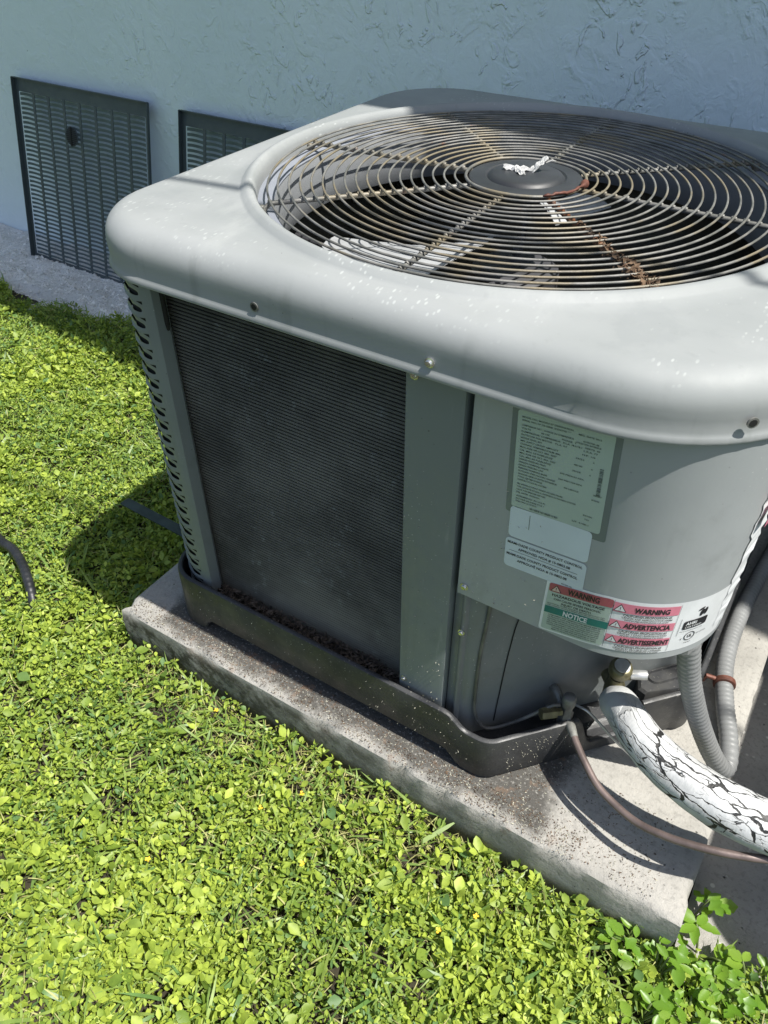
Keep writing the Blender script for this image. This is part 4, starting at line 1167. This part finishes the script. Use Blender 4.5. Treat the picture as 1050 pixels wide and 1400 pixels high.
def area_pts(n):
    x = nr.uniform(-3.0, 1.75, n); y = nr.uniform(-1.0, 1.25, n)
    P = np.stack([x, y, np.full(n, -.09)], 1); k_ = in_view(P) & ~blocked(x, y)
    return P[k_]
# leaf template: folded oval, 13 vertices
ml = np.array([0, .22, .52, .80, 1.0]); ew = np.array([.30, .46, .34])
ew = np.array([.27, .46, .30])
T = [(0,0,0),(.22,0,-.02),(.52,0,-.03),(.80,0,-.02),(1.,0,.0)]
for sgn in (1, -1):
    for a, w_ in zip((.22,.52,.80), ew): T.append((a, sgn*w_, .07*w_/.46))
T = np.array(T)
FT = [(0,1,5),(1,2,6,5),(2,3,7,6),(3,4,7),(0,8,1),(1,8,9,2),(2,9,10,3),(3,10,4)]
def scatter_mesh(name, P, az, pitch, roll, L_, W_, tint, mat, T, FT, curl=None):
    n = len(P); nv = len(T)
    ca, sa_ = np.cos(az), np.sin(az); cp, sp = np.cos(pitch), np.sin(pitch); cr, sr = np.cos(roll), np.sin(roll)
    ex = np.stack([ca*cp, sa_*cp, sp], 1)
    ey0 = np.stack([-sa_, ca, np.zeros(n)], 1); ez0 = np.cross(ex, ey0)
    ey = ey0*cr[:, None] + ez0*sr[:, None]; ez = np.cross(ex, ey)
    tz = np.tile(T[:, 2], (n, 1))
    if curl is not None: tz = tz - curl[:, None]*T[None, :, 0]**2
    V = P[:, None, :] + ex[:, None, :]*(T[None, :, 0:1]*L_[:, None, None]) + ey[:, None, :]*(T[None, :, 1:2]*W_[:, None, None]) + ez[:, None, :]*(tz[:, :, None]*L_[:, None, None])
    V = V.reshape(-1, 3)
    lt = np.array([len(f) for f in FT]); flat = np.concatenate([np.array(f) for f in FT])
    loops = (np.arange(n)[:, None]*nv + flat[None, :]).ravel(); tot = np.tile(lt, n); start = np.concatenate([[0], np.cumsum(tot)[:-1]])
    me = bpy.data.meshes.new(name); me.vertices.add(len(V)); me.vertices.foreach_set('co', V.ravel().astype(np.float32))
    me.loops.add(len(loops)); me.loops.foreach_set('vertex_index', loops.astype(np.int32))
    me.polygons.add(len(tot)); me.polygons.foreach_set('loop_start', start.astype(np.int32))
    me.polygons.foreach_set('use_smooth', np.ones(len(tot), bool))
    me.update(calc_edges=True)
    at = me.attributes.new('tint', 'FLOAT', 'POINT'); at.data.foreach_set('value', np.repeat(tint, nv).astype(np.float32))
    me.materials.append(mat)
    o = bpy.data.objects.new(name, me); COL.objects.link(o); return o
# sprigs
P = area_pts(118000)
bare = np.array([noise.noise(Vector((a*2.6, b*2.6, 9))) + .6*noise.noise(Vector((a*8, b*8, 2))) for a, b in P[:, :2]])
dpad = np.where((P[:, 0] > 0) & (P[:, 0] < .85), np.abs(P[:, 1]), 9)
thin = (bare > .62) | ((dpad < .12) & (P[:, 0] > .15) & (P[:, 0] < .85) & (nr.random(len(P)) < .70)) 
gap = np.array([noise.noise(Vector((a*19, b*19, 77))) for a, b in P[:, :2]]) < -.30
P = P[(~thin | (nr.random(len(P)) < .2)) & (~gap | (nr.random(len(P)) < .25))]
n = len(P); hf = hfield(P[:, 0], P[:, 1])
K = 6
sa0 = nr.uniform(0, 6.28, n); sz = nr.lognormal(0, .28, n)
patch = np.array([noise.noise(Vector((a*3.3, b*3.3, 21))) for a, b in P[:, :2]])
size0 = (.0080 + .0046*np.clip(patch+.35, 0, 1))*np.clip(sz, .55, 2.0)
top = GZ + .027 + hf + nr.uniform(-.024, .022, n)
idx = np.repeat(np.arange(n), K); kk = np.tile(np.arange(K), n)
az = sa0[idx] + kk*2*np.pi/K*1.0 + nr.normal(0, .35, len(idx))
pitch = nr.normal(.22, .48, len(idx)) + (kk % 2)*.40
roll = nr.normal(0, .60, len(idx)); L_ = size0[idx]*nr.uniform(.75, 1.3, len(idx))
pos = P[idx].copy(); pos[:, 2] = top[idx] + nr.uniform(-.006, .005, len(idx)) + (kk % 2)*.004
pos[:, 0] += np.cos(az)*.003; pos[:, 1] += np.sin(az)*.003
tint = np.clip(.58 + .45*patch[idx] + nr.normal(0, .27, len(idx)), 0, 1)
ok = ~blocked(pos[:, 0] + np.cos(az)*L_*.5, pos[:, 1] + np.sin(az)*L_*.5, .006) | (nr.random(len(pos)) < .02)
o = scatter_mesh('ground_cover', pos[ok], az[ok], pitch[ok], roll[ok], L_[ok], (L_*nr.choice([.38, .55, .70, .85], len(L_), p=[.22, .30, .30, .18]))[ok], tint[ok], M['leafA'], T, FT, curl=np.abs(nr.normal(.08, .16, len(L_)))[ok])
tag(o, 'bright green low broadleaf ground cover filling the yard in front of the pad', 'ground cover', kind='stuff')
# bigger scattered leaves
P = area_pts(3600); n = len(P)
az = nr.uniform(0, 6.28, n); L_ = nr.uniform(.018, .030, n)
P[:, 2] = GZ + .040 + hfield(P[:, 0], P[:, 1]) + nr.uniform(-.008, .010, n)
o = scatter_mesh('ground_cover', P, az, nr.normal(.2, .3, n), nr.normal(0, .35, n), L_, L_*nr.uniform(.55, .85, n), np.clip(nr.normal(.42, .22, n), 0, 1), M['leafA'], T, FT, curl=np.abs(nr.normal(.12, .15, n)))
tag(o, 'larger rounded green leaves dotted through the ground cover', 'ground cover', kind='stuff')
# grass blades
TB = np.array([(0,.5,0),(0,-.5,0),(.33,.5,.02),(.33,-.5,.02),(.66,.42,.02),(.66,-.42,.02),(1,0,0)])
TB[:, 2] = 0
FB = [(0,1,3,2),(2,3,5,4),(4,5,6)]
def blades(nm, count, Lr, Wr, pit, mat, label, z, tintm=.5, sel=None):
    P = area_pts(count)
    if sel is not None: P = P[sel(P)]
    n = len(P); P[:, 2] = z + hfield(P[:, 0], P[:, 1])
    L_ = nr.uniform(*Lr, n)
    o = scatter_mesh(nm, P, nr.uniform(0, 6.28, n), nr.normal(pit, .35, n), nr.normal(0, .7, n), L_, nr.uniform(*Wr, n), np.clip(nr.normal(tintm, .3, n), 0, 1), mat, TB, FB, curl=nr.uniform(.1, .6, n))
    return tag(o, label, 'grass', kind='stuff')
blades('grass', 52000, (.020, .055), (.0024, .0050), .55, M['blade'], 'fine green grass blades among the broad leaves', GZ+.026, .6)
blades('grass', 3600, (.040, .085), (.0045, .0075), .40, M['blade'], 'wide blue green grass blades in loose tufts', GZ+.032, .3, lambda P: np.array([noise.noise(Vector((a*3, b*3, 40))) for a, b in P[:, :2]]) > .05)
blades('straw', 15000, (.02, .06), (.0010, .0024), .10, M['straw'], 'dry beige straw and mown stems on the bare soil', GZ+.014, .5)
blades('straw', 90000, (.015, .05), (.0010, .0022), .18, M['straw'], 'dry straw matted along the foot of the concrete pad', GZ+.022, .4, lambda P: (P[:, 0] > .05) & (P[:, 0] < .98) & (P[:, 1] > -.13 + .05*np.sin(P[:, 0]*9)))
blades('straw', 9000, (.012, .032), (.0012, .0026), .35, M['straw'], 'loose yellow straw lying on top of the leaves', GZ+.040, .8)
# a few tiny yellow flowers
fl = MB(); rr = random.Random(8)
for x, y in ((.50,-.16),(.545,-.10),(.62,-.20),(.30,-.05),(.86,-.17),(.40,-.33),(.90,-.12)):
    c = Vector((x, y, GZ+.058))
    for q in range(5):
        a = q*1.257+rr.random(); dd = Vector((math.cos(a), math.sin(a), .2)); s_ = Vector((-dd.y, dd.x, 0))
        fl.add([c, c+dd*.003+s_*.0018, c+dd*.0052, c+dd*.003-s_*.0018], [(0,1,2,3)])
o = fl.build('yellow_flowers', [plain('petal_yellow', (.75,.50,.03), .6)], fix=False); tag(o, 'a few tiny yellow flowers in the ground cover', 'flowers', kind='stuff')

# ------------------------------------------------------------------ weeds at the pad's right front corner
def lobed_leaf(seed, lobes=3):
    rr = random.Random(seed); m = MB()
    if lobes == 3:
        ol = [(0,0),(.18,.16),(.30,.42),(.46,.56),(.52,.34),(.60,.22),(.78,.30),(.92,.16),(1.05,0)]
    else:
        ol = [(0,0),(.12,.16),(.32,.30),(.52,.34),(.64,.27),(.72,.29),(.86,.17),(1.0,0)]
    L = [(x, y*rr.uniform(.9,1.1)) for x, y in ol]; vs_ = [(x, 0, -.05*math.sin(x*3)-.10*x*x) for x, _ in L]
    up = [(x, y, .16*y - .10*x*x) for x, y in L[1:-1]]; dn = [(x, -y, .16*y - .10*x*x) for x, y in L[1:-1]]
    n = len(L); vs_ += up + dn; f = []
    f.append((0, 1, n)); f.append((0, 2*n-2, 1))
    for i in range(1, n-2): f.append((i, i+1, n+i, n+i-1)); f.append((i, 2*n-3+i, 2*n-2+i, i+1))
    f.append((n-2, n-1, 2*n-3)); f.append((n-2, 3*n-5, n-1))
    m.add(vs_, f); me = m.mesh('leaf', smooth=True)
    at = me.attributes.new('tint', 'FLOAT', 'POINT'); at.data.foreach_set('value', [rr.uniform(.2, .9)]*len(vs_))
    me.materials.append(M['weed']); return me
LM = [lobed_leaf(i, 3 if i in (1, 4) else 1) for i in range(7)]
def weed(x, y, h, nleaf, size, label, seed, z0=None):
    rr = random.Random(seed); z0 = GZ if z0 is None else z0
    nleaf = int(nleaf*1.5); root = empty('weed', (x, y, z0)); tag(root, label, 'weed', 'weeds at the front right corner of the pad')
    m = MB(); tips = []
    ns = max(3, nleaf//3)
    for s_ in range(ns):
        a = rr.uniform(0, 6.28); e = Vector((x + math.cos(a)*h*.55*rr.uniform(.3, 1), y + math.sin(a)*h*.55*rr.uniform(.3, 1), z0 + h*rr.uniform(.6, 1)))
        b = Vector((x, y, z0)); mid = b.lerp(e, .5) + Vector((0, 0, h*.12))
        m.tube(catmull([b, mid, e], 4), [.0018]*8 + [.0010], 5); tips.append((e, a))
    m.build('stem', M['stem'], root, smooth=True)
    for i in range(nleaf):
        e, a = tips[i % ns]; me = rr.choice(LM)
        o = bpy.data.objects.new('leaf', me); COL.objects.link(o); o.parent = root; o.matrix_parent_inverse = Matrix.Translation((-x, -y, -z0))
        aa = a + (i//ns - 1)*1.5 + rr.uniform(-.5, .5); back = rr.uniform(0, .25) if i >= ns else 0
        p = e.lerp(Vector((x, y, z0)), back); o.location = p
        o.rotation_euler = (rr.uniform(-.4, .4), rr.uniform(-.45, .15), aa); q = size*rr.uniform(.5, .95); o.scale = (q, q*rr.uniform(.65, 1.0), q)
    return root
weed(1.190, .075, .085, 9, .042, 'tall weed with lobed leaves against the pad side at its front corner', 1)
weed(1.215, .030, .075, 11, .040, 'broad lobed weed spreading over the sunlit paving', 2)
weed(1.115, -.020, .075, 11, .034, 'leafy weed growing at the foot of the pad face near its corner', 3)
weed(1.165, -.040, .075, 12, .034, 'bushy weed just in front of the pad corner', 4)
weed(1.255, -.010, .070, 12, .036, 'green weed between paving and ground cover near the right edge', 5)
weed(1.290, .020, .070, 12, .036, 'weed cut by the right edge of the photo', 6)
weed(1.225, -.070, .070, 12, .034, 'low bright weed in the bottom right corner', 7)
weed(1.165, -.105, .065, 10, .032, 'small weed left of the bottom right corner', 8)

# ------------------------------------------------------------------ neighbouring unit (outside the frame, throws the shade on the paving)
nb = unit.copy(); COL.objects.link(nb); nb.location = (unit.location.x + 1.545, unit.location.y, unit.location.z)
nb['label'] = 'second grey air conditioning unit standing to the right'; nb['group'] = 'air conditioners on concrete pads'
unit['group'] = 'air conditioners on concrete pads'
for src in [c_ for c_ in list(unit.children) if c_.name.split('.')[0] in ('top_cover','base_pan','service_panel','corner_post','lower_panel','coil','coil_back','louvred_side','louvred_corner','rear_panel','side_strip','fan_deck','shroud')]:
    c = src.copy(); COL.objects.link(c); c.parent = nb
    c.matrix_parent_inverse = src.matrix_parent_inverse.copy()
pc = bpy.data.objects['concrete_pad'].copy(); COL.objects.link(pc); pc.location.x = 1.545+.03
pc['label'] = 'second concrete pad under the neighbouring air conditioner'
